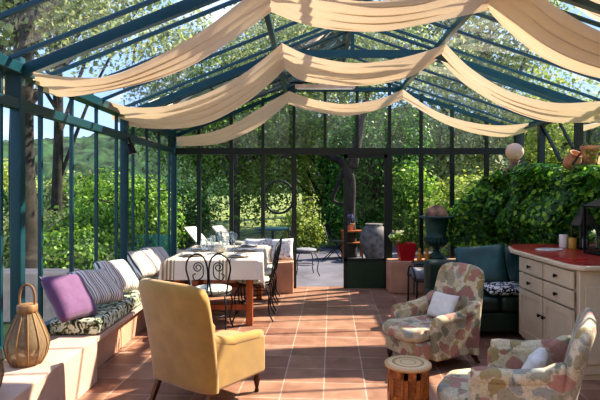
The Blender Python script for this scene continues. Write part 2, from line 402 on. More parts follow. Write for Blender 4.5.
for a, b in zip(xs[:-1], xs[1:]):
    A, B = bx_(a)+.02, bx_(b)-.02
    wbm(MB().add([(A, YB, 2.18), (B, YB, 2.18), (B, YB, roofz(B-SK*YB)-.04), (A, YB, roofz(A-SK*YB)-.04)], [(0, 1, 2, 3)]), 'gable_pane', 'gableglass')

# right wall : low ivy-clad stone wall with glazing over it
XW = 3.15
wr = empty('wall_right', (0, 0, 0), kind='structure')
MB().add([(XW, YF, 0), (XW, YB-.05, 0), (SX(X0R, YB)+.05, YB-.05, 0), (SX(X0R, YF)+.05, YF, 0),
          (XW, YF, 1.64), (XW, YB-.05, 1.64), (SX(X0R, YB)+.05, YB-.05, 1.64), (SX(X0R, YF)+.05, YF, 1.64)],
         [(0, 3, 2, 1), (4, 5, 6, 7), (0, 1, 5, 4), (1, 2, 6, 5), (2, 3, 7, 6), (3, 0, 4, 7)]).link('stone_base', 'stone', wr, smooth=False)
RF = [-.55, 1.4, 3.2, 4.7, 6.2, 7.2]
for Y in RF:
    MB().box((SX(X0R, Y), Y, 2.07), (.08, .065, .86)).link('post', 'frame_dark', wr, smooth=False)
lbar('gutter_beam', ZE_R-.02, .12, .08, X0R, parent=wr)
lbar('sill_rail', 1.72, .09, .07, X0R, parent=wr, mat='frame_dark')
ys = [YF]+RF+[YB]
for a, b in zip(ys[:-1], ys[1:]):
    if abs(a-6.2) < .01: continue
    MB().add([(SX(X0R, a), a+.04, 1.76), (SX(X0R, b), b-.04, 1.76), (SX(X0R, b), b-.04, 2.45), (SX(X0R, a), a+.04, 2.45)], [(0, 1, 2, 3)]).link('glass_pane', 'glass', wr, smooth=False)
# open awning sash between the posts at 6.2 and 7.2
w1 = empty('window_1', (SX(X0R, 6.7), 6.7, 2.44), kind='structure')
sa = MB(); T = [(0, -.46, 0), (0, .46, 0), (.26, .46, -.5), (.26, -.46, -.5)]
for i in range(4): sa.bar(T[i], T[(i+1) % 4], .04, .035)
sa.bar((0, 0, 0), (.26, 0, -.5), .03, .03)
sa.link('sash_frame', 'frame_dark', w1, smooth=False)
MB().add(T, [(0, 1, 2, 3)]).link('glass_pane', 'glass', w1, smooth=False)

# front (house side) wall behind the viewer
MB().box((.6, YF-.1, 1.75), (6.2, .2, 3.5)).link('wall_front', 'cream_paint', smooth=False, kind='structure')

# roof
ce = empty('ceiling', (0, 0, 0), kind='structure')
def rb(nm, xa, xb, Y, w, h, drop=.0, mat='frame'):
    MB().bar((SX(xa, Y), Y, roofz(xa)-drop), (SX(xb, Y), Y, roofz(xb)-drop), w, h).link(nm, mat, ce, smooth=False)
for Y in FR:
    h = .10 if Y < YB-.1 else .07
    rb('rafter', X0L, X0P, Y, .055, h*.8, .05); rb('rafter', X1P, X0R, Y, .055, h*.8, .05)
    rb('glazing_bar', X0P, X0M, Y, .028, .035); rb('glazing_bar', X0M, X1P, Y, .028, .035)
    if Y < YB-.1:
        MB().bar((SX(X0P, Y), Y, 3.08), (SX(X1P, Y), Y, 3.08), .05, .085).link('tie_beam', 'frame', ce, smooth=False)
        MB().bar((SX(X0M, Y), Y, 3.08), (SX(X0M, Y), Y, ZR-.05), .04, .04).link('king_post', 'frame', ce, smooth=False)
for Y in MU:
    if Y > YB-.05 or min(abs(Y-f) for f in FR) < .12: continue
    rb('glazing_bar', X0L, X0M, Y, .022, .03); rb('glazing_bar', X0M, X0R, Y, .022, .03)
for nm, x0, z in (('purlin', X0P, 3.06), ('purlin', X1P, 3.09)):
    MB().bar((SX(x0, YF), YF, z), (SX(x0, YB), YB, z), .05, .06).link(nm, 'frame', ce, smooth=False)
MB().bar((SX(X0M, YF), YF, ZR-.03), (SX(X0M, YB), YB, ZR-.03), .05, .06).link('ridge_beam', 'frame', ce, smooth=False)
ys = sorted(set([YF]+FR))
for a, b in zip(ys[:-1], ys[1:]):
    for xa, xb in ((X0L, X0M), (X0M, X0R)):
        MB().add([(SX(xa, a), a, roofz(xa)+.01), (SX(xb, a), a, roofz(xb)+.01), (SX(xb, b), b, roofz(xb)+.01), (SX(xa, b), b, roofz(xa)+.01)], [(0, 1, 2, 3)]).link('roof_pane', 'roofglass', ce, smooth=False)

# door leaf
dr = empty('door_1', (bx_(343.6), YB, 0), kind='structure')
dw = bx_(389.5)-bx_(343.6)-.04
d = MB(); d.box((.03, 0, 1.05), (.055, .05, 2.08)); d.box((dw-.02, 0, 1.05), (.05, .05, 2.08)); d.box((dw/2, 0, 2.06), (dw, .05, .06)); d.box((dw/2, 0, .44), (dw, .05, .05))
d.link('door_frame', 'frame_dark', dr, smooth=False)
d = MB(); d.box((dw/2, 0, .21), (dw, .045, .42)); d.link('bottom_panel', 'doorgreen', dr, smooth=False, bevel=.004, seg=1)
MB().add([(.05, 0, .46), (dw-.05, 0, .46), (dw-.05, 0, 2.04), (.05, 0, 2.04)], [(0, 1, 2, 3)]).link('glass_pane', 'glass', dr, smooth=False)
d = MB(); d.tube([(.03, -.03, 1.0), (.03, -.06, 1.0), (.12, -.06, 1.0)], .008); d.link('handle', 'blackmetal', dr)

# ------------------------------------------------------------------ masonry ledge & benches
XB = -1.60
def slabY(nm, xa, xb, y0, y1, z0, z1, mat, **kw):
    # xa None -> follows the left wall
    l0, l1 = (SX(X0L, y0)+.03, SX(X0L, y1)+.03) if xa is None else (xa, xa)
    return MB().add([(l0, y0, z0), (xb, y0, z0), (xb, y1, z0), (l1, y1, z0), (l0, y0, z1), (xb, y0, z1), (xb, y1, z1), (l1, y1, z1)],
                    [(3, 2, 1, 0), (4, 5, 6, 7), (0, 1, 5, 4), (1, 2, 6, 5), (2, 3, 7, 6), (3, 0, 4, 7)]).link(nm, mat, **kw)
led = empty('ledge', (-1.8, 2, 0), label='pale peach plaster ledge along the left glass wall carrying the wicker lanterns', cat='ledge')
o = slabY('plinth', None, XB, YF+.02, 4.03, 0, .35, 'plaster', smooth=False, bevel=.008); o.parent = led; o.location = (1.8, -2, 0)
bn = empty('window_bench', (-1.8, 5, 0), label='long peach plaster bench built under the left glass wall beside the dining table', cat='bench')
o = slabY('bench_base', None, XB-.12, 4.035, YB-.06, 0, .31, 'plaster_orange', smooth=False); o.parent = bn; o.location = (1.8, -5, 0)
o = slabY('seat_slab', None, XB, 4.035, YB-.06, .31, .35, 'plaster', smooth=False, bevel=.005); o.parent = bn; o.location = (1.8, -5, 0)
for k, (y0, y1) in enumerate(((4.08, 5.3), (5.31, 6.5), (6.51, 7.45))):
    o = slabY('bench_cushion', None, XB-.005, y0, y1, .352, .475, 'leafprint', bevel=.03, seg=4,
              label=('black and white leaf print bench cushion nearest the wicker lanterns', 'black and white leaf print bench cushion, middle one behind the yellow armchair', 'leaf print bench cushion at the far end beside the dining table')[k], cat='cushion', group='leaf print bench cushions')
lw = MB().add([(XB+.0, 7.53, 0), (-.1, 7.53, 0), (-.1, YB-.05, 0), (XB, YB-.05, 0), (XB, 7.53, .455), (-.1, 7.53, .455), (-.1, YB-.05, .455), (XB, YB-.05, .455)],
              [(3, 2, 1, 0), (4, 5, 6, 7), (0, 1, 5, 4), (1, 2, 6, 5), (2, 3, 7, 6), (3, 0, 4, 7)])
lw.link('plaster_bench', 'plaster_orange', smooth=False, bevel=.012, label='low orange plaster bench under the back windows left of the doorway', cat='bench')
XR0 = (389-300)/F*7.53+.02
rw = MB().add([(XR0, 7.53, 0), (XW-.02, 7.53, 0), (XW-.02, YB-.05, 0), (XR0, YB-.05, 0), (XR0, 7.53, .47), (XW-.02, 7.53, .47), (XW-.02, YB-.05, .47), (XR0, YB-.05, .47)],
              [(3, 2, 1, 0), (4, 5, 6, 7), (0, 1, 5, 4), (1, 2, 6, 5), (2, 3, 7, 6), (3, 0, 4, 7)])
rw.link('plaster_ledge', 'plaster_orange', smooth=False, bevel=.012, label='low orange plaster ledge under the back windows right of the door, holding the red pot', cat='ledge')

# ------------------------------------------------------------------ ceiling drapes
def drape_part(mb, up, lo, Y0, Y1, seed, nf=4):
    NU, NV = 44, 30
    def fn(u, v):
        a, b = interp(up, u), interp(lo, u)
        # arc cross-section: bulges downwards/forwards, with gathers
        pa, pb = P(a.x, a.y, Y0), P(b.x, b.y, Y1)
        q = pa.lerp(pb, v)
        amp = (.018+.02*math.sin(math.pi*u))
        ph = v*nf*2*math.pi+1.6*math.sin(u*3.3+seed)+.7*noise.noise(Vector((u*3, v*2, seed)))
        q.y += amp*math.sin(ph)*min(1, 6*v, 6*(1-v)); q.z += .6*amp*math.cos(ph)*min(1, 6*v, 6*(1-v))
        return q
    mb.grid(fn, NU, NV)
M['cloth'].node_tree.nodes  # noqa
drapes = [
 ('cream fabric drape nearest the viewer, hung across the glass roof', 3.5, 4.25, [
  ([(33, 72), (70, 77), (110, 76), (150, 60), (200, 32), (240, 2), (270, -22)], [(35, 88), (62, 97), (100, 92), (140, 84), (185, 69), (230, 42), (271, 12)]),
  ([(270, -22), (310, -8), (350, 0), (380, 1), (420, -4), (455, -15), (490, -28)], [(271, 12), (300, 23), (335, 30), (380, 31.5), (420, 25), (458, 17), (490, 10)]),
  ([(490, -28), (530, -12), (560, 9), (600, 31), (650, 48), (700, 52), (740, 50)], [(488, 10), (510, 33), (545, 59), (590, 76), (640, 84), (700, 86), (740, 80)]),
  ([(492, -30), (540, -22), (570, -14), (600, 0), (650, 18), (700, 25), (740, 25)], [(500, -28), (545, -12), (575, 5), (605, 24), (650, 40), (700, 46), (740, 46)])]),
 ('cream fabric drape hung across the middle of the glass roof', 5.25, 6.05, [
  ([(109, 101), (130, 107), (165, 106), (200, 96), (235, 79), (262, 60), (282, 43)], [(112, 120), (135, 127), (170, 129), (205, 124), (238, 108), (265, 88), (286, 68)]),
  ([(282, 43), (305, 54), (335, 61), (360, 63), (390, 60), (420, 53), (446, 44)], [(286, 70), (300, 80), (325, 84), (350, 86), (380, 84), (412, 76), (440, 58)]),
  ([(446, 44), (468, 66), (500, 87), (530, 98), (560, 103), (600, 101), (630, 97)], [(440, 60), (462, 82), (495, 103), (528, 117), (560, 123), (600, 121), (630, 116)])]),
 ('narrow cream fabric drape farthest back, just before the back glass wall', 7.35, 7.82, [
  ([(176, 137), (195, 135), (215, 131), (237, 122), (257, 110), (273, 100), (289, 91)], [(177, 146), (195, 146), (217, 144), (238, 137), (258, 127), (274, 115), (288, 103)]),
  ([(289, 91), (303, 96), (320, 101), (345, 104), (370, 101), (388, 96), (403, 89)], [(288, 104), (303, 109), (322, 113), (345, 116), (370, 112), (388, 106), (403, 99)]),
  ([(403, 89), (422, 103), (442, 114), (465, 121), (490, 125), (510, 125), (529, 123)], [(403, 99), (422, 111), (442, 122), (462, 130), (483, 135), (505, 137), (527, 132)])])]
# soft woven cloth lets daylight through
def clothmat():
    m, nt, out = new_mat('translucent_muslin')
    b = N(nt, 'ShaderNodeBsdfDiffuse', Color=c4(hexc('#e8d8c2'))); t = N(nt, 'ShaderNodeBsdfTranslucent', Color=c4(hexc('#ecd0ae')))
    mx = N(nt, 'ShaderNodeMixShader', Fac=.24); L(nt, b, 'BSDF', mx, 1); L(nt, t, 'BSDF', mx, 2); L(nt, mx, 'Shader', out, 'Surface'); return m
M['cloth'] = clothmat()
for k, (lab, Y0, Y1, parts) in enumerate(drapes):
    mb = MB()
    for j, (u, l) in enumerate(parts): drape_part(mb, u, l, Y0, Y1, k*3.1+j*1.7, (4, 4, 2)[k])
    me = bpy.data.meshes.new('drape'); me.from_pydata(mb.v, [], mb.f)
    link('ceiling_drape', me, 'cloth', label=lab, cat='drape', group='fabric drapes under the glass roof')

# ------------------------------------------------------------------ pillows
def place(me_name, me, mat, loc, rot, label, cat, group=None, **kw):
    return link(me_name, me, mat, loc=loc, rot=rot, label=label, cat=cat, group=group, **kw)
def lean(nm, mat, x, y, w, h, t, yaw, tilt, z0, label, group=None, roll=0, seed=0):
    # front normal of the pillow at yaw; tilts backwards by tilt
    me = pillow_mesh(w, h, t, seed=seed)
    cz = z0+abs(math.cos(tilt))*h/2*(.93)+abs(math.sin(tilt))*t/2
    return place(nm, me, mat, (x, y, cz), (tilt, roll, yaw), label, 'pillow', group)
# pillow local -Y is its front; yaw 90deg turns front towards +X
lean('purple_pillow', 'purple', -1.86, 4.13, .42, .42, .14, R(74), R(-36), .455, 'plain purple square pillow on the window bench', roll=R(5))
PS = 'striped pillows on the window bench'
lean('striped_pillow', 'pillowstripe', -1.83, 4.60, .42, .40, .14, R(64), R(-50), .475, 'striped pillow directly behind the purple pillow', PS, seed=2, roll=R(4))
lean('striped_pillow', 'pillowstripe', -1.83, 5.12, .42, .40, .14, R(66), R(-44), .475, 'striped pillow second in the row, left of the middle post', PS, seed=3, roll=R(4))
lean('striped_pillow', 'pillowstripe', -1.82, 5.96, .43, .40, .14, R(66), R(-44), .475, 'striped pillow third in the row, just past the middle post', PS, seed=4, roll=R(4))
lean('striped_pillow', 'pillowstripe', -1.80, 6.46, .42, .38, .14, R(66), R(-44), .475, 'striped pillow farthest along the bench, next to the table', PS, seed=5, roll=R(4))
M['floralwhite'] = leafprint('white_red_floral', hexc('#ded9d4'), hexc('#a8606a'), 20, .42, hexc('#7c8a86'))
for k, (x, lab) in enumerate(((-.66, 'white and red floral back cushion, left one, under the back window'), (-.30, 'white and red floral back cushion, right one, under the back window'))):
    lean('back_cushion', 'floralwhite', x, 7.78, .40, .34, .12, R(0), R(-14), .456, lab, 'floral cushions under the back window', seed=k+7)
# ------------------------------------------------------------------ armchairs
def armchair(name, label, up, legm, loc, rz, W=.58, D=.60, H=.87, arm=.50, group=None, flare=.03, lean_=.16, roll=.04, nose=.0, zb=.17, st=.385, wing=.06):
    t = empty(name, loc, rz, label=label, cat='armchair', group=group)
    hw, hd = W/2, D/2
    # local: front = -Y. base
    bo = [(-hw+.05, -hd+.05), (-hw+.09, -hd+.03-nose), (hw-.09, -hd+.03-nose), (hw-.05, -hd+.05), (hw-.05, hd-.06), (-hw+.05, hd-.06)]
    MB().prism(bo, zb, st-.11, 'Z').link('seat_base', up, t, bevel=.03, seg=4)
    ro = [(-hw+.085, -hd+.04), (-hw+.06, -hd+.01-nose*.6)]+[(x, -hd-.03-nose-.02*math.cos(x/hw*1.4)) for x in (-.16, -.06, .06, .16)]+[(hw-.06, -hd+.01-nose*.6), (hw-.085, -hd+.04), (hw-.085, hd-.14), (-hw+.085, hd-.14)]
    MB().prism(ro, st-.11, st, 'Z').link('seat_cushion', up, t, bevel=.045, seg=5)
    # back : outline in XZ, bent and reclined
    def back(u, v, side):
        z = zb+(H-zb)*v
        wtop = hw+flare*v - .028*max(0, (v-.88)/.12)**2
        x = (2*u-1)*wtop
        crown = .012*(1-(2*u-1)**2)*max(0, v-.5)*2
        rec = lean_*v**1.3
        th = .095-.015*v
        edge = (max(0, 1-abs(2*u-1)**8))**.5*(max(0, 1-max(0, (v-.9)/.1)**3))**.5
        curve = -wing*abs(2*u-1)**2.2*(.4+.6*v)      # wings come forwards
        y = hd-.05+rec+curve+side*th/2*(.6+.4*edge)+.012*(side > 0)
        return (x, y, z+crown)
    mb = MB(); n = 18
    mb.grid(lambda u, v: back(u, v, 1), n, n); mb.grid(lambda u, v: back(u, v, -1), n, n)
    mb.grid(lambda u, v: Vector(back(u, 1, 1)).lerp(Vector(back(u, 1, -1)), v)+Vector((0, 0, .026*math.sin(math.pi*v)*(1-(2*u-1)**8))), n, 5)
    for e in (0, 1): mb.grid(lambda u, v: Vector(back(e, u, 1)).lerp(Vector(back(e, u, -1)), v)+Vector(((2*e-1)*.022*math.sin(math.pi*v)*(1-u**8), 0, 0)), n, 5)
    mb.grid(lambda u, v: Vector(back(u, 0, 1)).lerp(Vector(back(u, 0, -1)), v), n, 2)
    me = mb.mesh(); bm = bmesh.new(); bm.from_mesh(me); bmesh.ops.remove_doubles(bm, verts=bm.verts, dist=.0006); bmesh.ops.recalc_face_normals(bm, faces=bm.faces); bm.to_mesh(me); bm.free()
    link('backrest', me, up, t)
    for s in (-1, 1):
        y1 = hd-.02
        ao = [(y1, zb), (y1+.03, arm+.02), (y1+.03, arm+.09), (y1-.03, arm+.07), (y1-.12, arm+.01), (y1-.22, arm-.02), (-hd+.14, arm-.03), (-hd+.05, arm-.035),
              (-hd+.02, arm-.075), (-hd+.02, arm-.13), (-hd+.02, .33), (-hd+.02, zb)]
        MB().prism(ao, s*(hw-.09), s*(hw+.005), 'X').link('armrest', up, t, bevel=.028, seg=4)
        tp = spline([(s*(hw-.035), y1-.02, arm+.01), (s*(hw-.03), y1-.2, arm-.03), (s*(hw-.03), 0, arm-.035), (s*(hw-.03), -hd+.04, arm-.05)], 5)
        MB().tube(tp, [roll*.7]+[roll]*(len(tp)-2)+[roll*.8], 12).link('arm_roll', up, t)
        # legs
        MB().lathe([(.014, 0), (.018, .01), (.012, .03), (.022, .07), (.028, .095), (.02, .11), (.026, .125), (.024, .15), (.028, .18)], 14).link('leg', legm, t, loc=(s*(hw-.09), -hd+.09-nose, 0)).scale = (1, 1, (zb+.02)/.18)
        MB().add([(s*(hw-.05)+a*.014, hd-.02+b*.014+.04, 0) for a, b in ((-1, -1), (1, -1), (1, 1), (-1, 1))]+[(s*(hw-.06)+a*.02, hd-.06+b*.02, zb+.02) for a, b in ((-1, -1), (1, -1), (1, 1), (-1, 1))],
                 [(3, 2, 1, 0), (4, 5, 6, 7), (0, 1, 5, 4), (1, 2, 6, 5), (2, 3, 7, 6), (3, 0, 4, 7)]).link('leg', legm, t, smooth=False)
    return t
# yellow: faces (.6,.8) -> local -Y to that
def face(dx, dy): return math.atan2(dx, -dy)
yc = armchair('yellow_armchair', 'mustard yellow velvet armchair with turned wooden legs, seen from behind', 'yellow', 'darkwood', (-.665, 3.74, 0), face(.60, .80), W=.61, D=.60, H=.87, nose=.07)
f1 = armchair('floral_armchair', 'floral print armchair facing the terracotta floor, beside the dark green sofa', 'floral', 'darkwood', (1.19, 4.56, 0), face(-.88, -.48), W=.60, D=.54, H=.80, arm=.47, flare=-.05, nose=.14, zb=.10, st=.36, wing=.03, roll=.045, group='floral armchairs')
f2 = armchair('floral_armchair', 'floral print armchair nearest the viewer in the lower right corner', 'floral', 'darkwood', (1.30, 3.02, 0), face(-.86, .50), W=.68, D=.50, H=.79, arm=.53, flare=-.04, nose=.16, lean_=.16, zb=.10, st=.33, wing=.02, roll=.048, group='floral armchairs')
M['pipedwhite'] = plain('white_quilted_cotton', hexc('#ded6c8'), .9, var=.05, scale=20)
lean('small_pillow', 'pipedwhite', 1.28, 4.58, .30, .25, .09, face(-.88, -.48), R(-26), .35, 'small white pillow with green piping on the floral armchair beside the sofa', 'white pillows on the floral armchairs')
lean('small_pillow', 'pipedwhite', 1.38, 3.03, .28, .24, .09, face(-.86, .50), R(-30), .33, 'small white pillow on the nearest floral armchair', 'white pillows on the floral armchairs')

# ------------------------------------------------------------------ moroccan side table
st = empty('side_table', ((408-300)/F*3.15, 3.15, 0), label='small octagonal carved wooden side table with an inlaid round top', cat='side table')
def inlaid():
    m, nt, out = new_mat('inlaid_top')
    tc = N(nt, 'ShaderNodeTexCoord'); ln = N(nt, 'ShaderNodeVectorMath', operation='LENGTH')
    mp = N(nt, 'ShaderNodeMapping'); mp.inputs['Scale'].default_value = (1, 1, 0); L(nt, tc, 'Object', mp, 'Vector'); L(nt, mp, 'Vector', ln, 0)
    mu = N(nt, 'ShaderNodeMath', operation='MULTIPLY'); mu.inputs[1].default_value = 7.0; L(nt, ln, 'Value', mu, 0)
    r = ramp(nt, [(0, hexc('#d8b98a')), (.3, hexc('#b98a55')), (.36, hexc('#dcbc8e')), (.55, hexc('#c79963')), (.62, hexc('#a87443')), (.68, hexc('#dcc094')), (.85, hexc('#cfa673'))], 'CONSTANT'); L(nt, mu, 0, r, 'Fac')
    b = N(nt, 'ShaderNodeBsdfPrincipled', Roughness=.4); L(nt, r, 'Color', b, 'Base Color'); L(nt, b, 'BSDF', out, 'Surface'); return m
MB().lathe([(.13, .425), (.142, .43), (.143, .445), (.135, .45), (.0005, .451)], 40).link('table_top', inlaid(), st)
for k in range(8):
    a0, a1 = 2*math.pi*(k+.5)/8, 2*math.pi*(k+1.5)/8; r_ = .122
    p0, p1 = Vector((r_*math.cos(a0), r_*math.sin(a0), 0)), Vector((r_*math.cos(a1), r_*math.sin(a1), 0))
    dd = (p1-p0); L_ = dd.length; rz = math.atan2(dd.y, dd.x); c = (p0+p1)/2
    # panel with an arched opening below & fretwork above
    mb = MB(); hw = L_/2
    mb.box((-hw+.011, 0, .21), (.022, .014, .42)); mb.box((hw-.011, 0, .21), (.022, .014, .42)); mb.box((0, 0, .40), (L_, .014, .045)); mb.box((0, 0, .25), (L_, .014, .03))
    for q in range(5): mb.box((-hw+.03+q*(L_-.06)/4, 0, .32), (.005, .008, .13))
    for q in range(4): mb.box((0, 0, .285+q*.024), (L_-.02, .008, .005))
    mb.prism([(-hw+.02, .24), (-hw+.02, .14), (-.016, .2), (0, .225), (.016, .2), (hw-.02, .14), (hw-.02, .24)], -.006, .006, 'Y')
    mb.link('side_panel', 'moroccan', st, smooth=False, loc=c, rot=(0, 0, rz))

# ------------------------------------------------------------------ lanterns on the ledge
def wicker_lantern(x, y, z, label, s=1.0):
    t = empty('wicker_lantern', (x, y, z), label=label, cat='lantern', group='wicker lanterns on the ledge')
    prof = [(.085, 0), (.10, .01), (.125, .06), (.14, .13), (.135, .17), (.11, .24), (.075, .32), (.058, .35), (.058, .37)]
    prof = [(r*s, h*s) for r, h in prof]
    MB().lathe([(r*.985, h) for r, h in prof], 24).link('mesh_body', meshm, t)
    ribs = MB()
    for k in range(12):
        a = 2*math.pi*k/12; ribs.tube([(r*math.cos(a), r*math.sin(a), h) for r, h in prof], .005*s, 6)
    ribs.link('ribs', 'cane', t)
    MB().lathe([(.088*s, -.001), (.092*s, .012*s), (.088*s, .025*s)], 24).link('base_ring', 'cane', t)
    MB().lathe([(.06*s, .35*s), (.066*s, .36*s), (.066*s, .40*s), (.06*s, .405*s)], 24).link('collar', 'cane', t)
    hp = spline([(-.05*s, 0, .38*s), (-.052*s, 0, .46*s), (-.035*s, 0, .52*s), (0, 0, .54*s), (.035*s, 0, .52*s), (.052*s, 0, .46*s), (.05*s, 0, .38*s)], 5)
    MB().tube(hp, .009*s, 8).link('handle', 'cane', t)
    return t
def mkmesh():
    m, nt, out = new_mat('wicker_gauze')
    tc = N(nt, 'ShaderNodeTexCoord'); w = N(nt, 'ShaderNodeTexWave', Scale=45.0, bands_direction='Z'); L(nt, tc, 'Object', w, 'Vector')
    r = ramp(nt, [(.3, (.45,)*3), (.6, (.95,)*3)]); L(nt, w, 'Fac', r, 'Fac')
    b = N(nt, 'ShaderNodeBsdfPrincipled', Roughness=.8); b.inputs['Base Color'].default_value = c4(hexc('#8c7455'))
    t = N(nt, 'ShaderNodeBsdfTransparent'); mx = N(nt, 'ShaderNodeMixShader'); L(nt, r, 'Color', mx, 0); L(nt, t, 'BSDF', mx, 1); L(nt, b, 'BSDF', mx, 2); L(nt, mx, 'Shader', out, 'Surface'); return m
meshm = mkmesh()
wicker_lantern(-1.83, 3.42, .35, 'woven wicker lantern with a cane hoop handle, standing next to the purple pillow', .98)
wicker_lantern(-1.80, 2.82, .35, 'woven wicker lantern cut off by the left edge of the picture')
t = empty('potted_plant', (-1.96, 3.72, .35), label='small leafy green plant in a dark pot between the lantern and the purple pillow', cat='plant')
MB().lathe([(.045, 0), (.06, .1), (.064, .11), (.055, .11), (.05, .09)], 18).link('pot', 'urn', t)
link('foliage', blob_leaves((0, 0, .17), (.07, .07, .09), 110, .05, 5, 10), 'leaf_mid', t, smooth=False)

# ------------------------------------------------------------------ dining table & cloth
TX0, TX1, TY0, TY1, TZ = -1.49, -.46, 5.66, 7.22, .745
tb = empty('dining_table', ((TX0+TX1)/2, (TY0+TY1)/2, 0), label='red-brown wooden dining table under the striped cloth', cat='table')
cx, cy = (TX0+TX1)/2, (TY0+TY1)/2; hw, hd = (TX1-TX0)/2, (TY1-TY0)/2
MB().box((0, 0, TZ-.02), (hw*2-.04, hd*2-.04, .03)).link('tabletop', 'redwood', tb, smooth=False)
for sx in (-1, 1):
    for sy in (-1, 1):
        MB().box((sx*(hw-.11), sy*(hd-.10), (TZ-.035)/2), (.075, .075, TZ-.035)).link('leg', 'redwood', tb, smooth=False, bevel=.004, seg=1)
    MB().box((sx*(hw-.11), 0, TZ-.085), (.03, hd*2-.25, .09)).link('apron', 'redwood', tb, smooth=False)
for sy in (-1, 1):
    MB().box((0, sy*(hd-.10), TZ-.085), (hw*2-.25, .03, .09)).link('apron', 'redwood', tb, smooth=False)
    MB().box((0, sy*(hd-.10), .20), (hw*2-.25, .04, .06)).link('stretcher', 'redwood', tb, smooth=False)
def clothfn(u, v):
    # square param -> table cloth with overhang .22 ; corners droop
    ov = .225; X = (2*u-1)*(hw+ov); Y = (2*v-1)*(hd+ov)
    ex, ey = max(0, abs(X)-hw), max(0, abs(Y)-hd); sx, sy = (1 if X > 0 else -1), (1 if Y > 0 else -1)
    x, y, z = X, Y, TZ+.004
    if ex > 0 and ey > 0:
        l = math.hypot(ex, ey); z -= l*.97; x = sx*(hw+.006+.16*min(ex, ey)); y = sy*(hd+.006+.16*min(ex, ey))
        x += sx*.05*(ex/l); y += sy*.05*(ey/l)
    elif ex > 0: z -= ex*.98; x = sx*(hw+.006+.10*ex+.012*math.sin(Y*11)*ex*4)
    elif ey > 0: z -= ey*.98; y = sy*(hd+.006+.10*ey+.012*math.sin(X*13)*ey*4)
    return (x, y, z)
mb = MB(); mb.grid(clothfn, 72, 96)
me = bpy.data.meshes.new('cloth'); me.from_pydata(mb.v, [], mb.f)
link('tablecloth', me, 'tablecloth', loc=(cx, cy, 0), label='white tablecloth with beige stripes draped over the dining table', cat='tablecloth')
zt = TZ+.006
def top(nm, prof, mat, pts, labels, cat, group, n=20):
    me = MB().lathe(prof, n).mesh(nm)
    for (x, y), lab in zip(pts, labels): link(nm, me if me.users == 0 else me, mat if me.users == 0 else None, loc=(x, y, zt), label=lab, cat=cat, group=group)
platep = [(.07, 0), (.10, .006), (.135, .016), (.137, .019), (.10, .011), (.0005, .008)]
px_ = [(-1.27, 5.98), (-.70, 5.90), (-1.27, 6.50), (-.68, 6.46), (-1.26, 7.0), (-.70, 7.0)]
PL = ['beige plate at the front left corner of the dining table', 'beige plate at the front right corner of the dining table', 'beige plate halfway down the bench side of the table', 'beige plate halfway down the chair side of the table', 'beige plate at the far end of the bench side', 'beige plate at the far end of the chair side']
top('dinner_plate', platep, 'stoneware', px_, PL, 'plate', 'plates on the dining table', 28)
def napk(x, y, rz, lab):
    mb = MB(); mb.grid(lambda u, v: ((u-.5)*.2, (v-.5)*.1, .022+.012*math.sin(v*9)+.008*math.sin(u*5+v*3)), 10, 10)
    mb.grid(lambda u, v: ((u-.5)*.2, (v-.5)*.1, .019), 2, 2)
    mb.link('napkin', 'linen', loc=(x, y, zt), rot=(0, 0, rz), label=lab, cat='napkin', group='folded napkins on the plates')
NL = [l.replace('beige plate', 'folded pale napkin on the plate') for l in PL]
for (x, y), lab, a in zip(px_, NL, (.2, -.3, .1, .4, 0, -.2)): napk(x, y, a, lab)
M['clearglass'] = glassmat('wine_glass', (.93, .96, .98), .12, 1.5)
wg = [(.032, 0), (.034, .003), (.006, .008), (.004, .02), (.004, .085), (.02, .10), (.035, .13), (.038, .16), (.033, .20)]
gp = [(-1.12, 5.92), (-.88, 5.98), (-1.08, 6.10), (-.92, 6.25), (-1.10, 6.42), (-.86, 6.52), (-1.06, 6.72), (-.88, 6.86), (-1.1, 6.96), (-.95, 7.08)]
me = None
for k, (x, y) in enumerate(gp):
    if me is None: me = MB().lathe(wg, 16).mesh('wine_glass'); me.materials.append(M['clearglass']); me.polygons.foreach_set('use_smooth', [True]*len(me.polygons))
    o = bpy.data.objects.new('wine_glass', me); COL.objects.link(o); o.location = (x, y, zt)
    tag(o, 'clear stemmed wine glass among the place settings on the dining table', 'glass', 'wine glasses on the dining table')
bw = empty('sugar_bowl', (-.985, 6.3, zt), label='round beige lidded bowl in the middle of the dining table', cat='bowl')
MB().lathe([(.04, 0), (.07, .02), (.082, .06), (.07, .09)], 24).link('body', 'stoneware', bw)
MB().lathe([(.071, .09), (.06, .105), (.02, .118), (.012, .125), (.014, .138), (.0005, .142)], 24).link('lid', 'stoneware', bw)

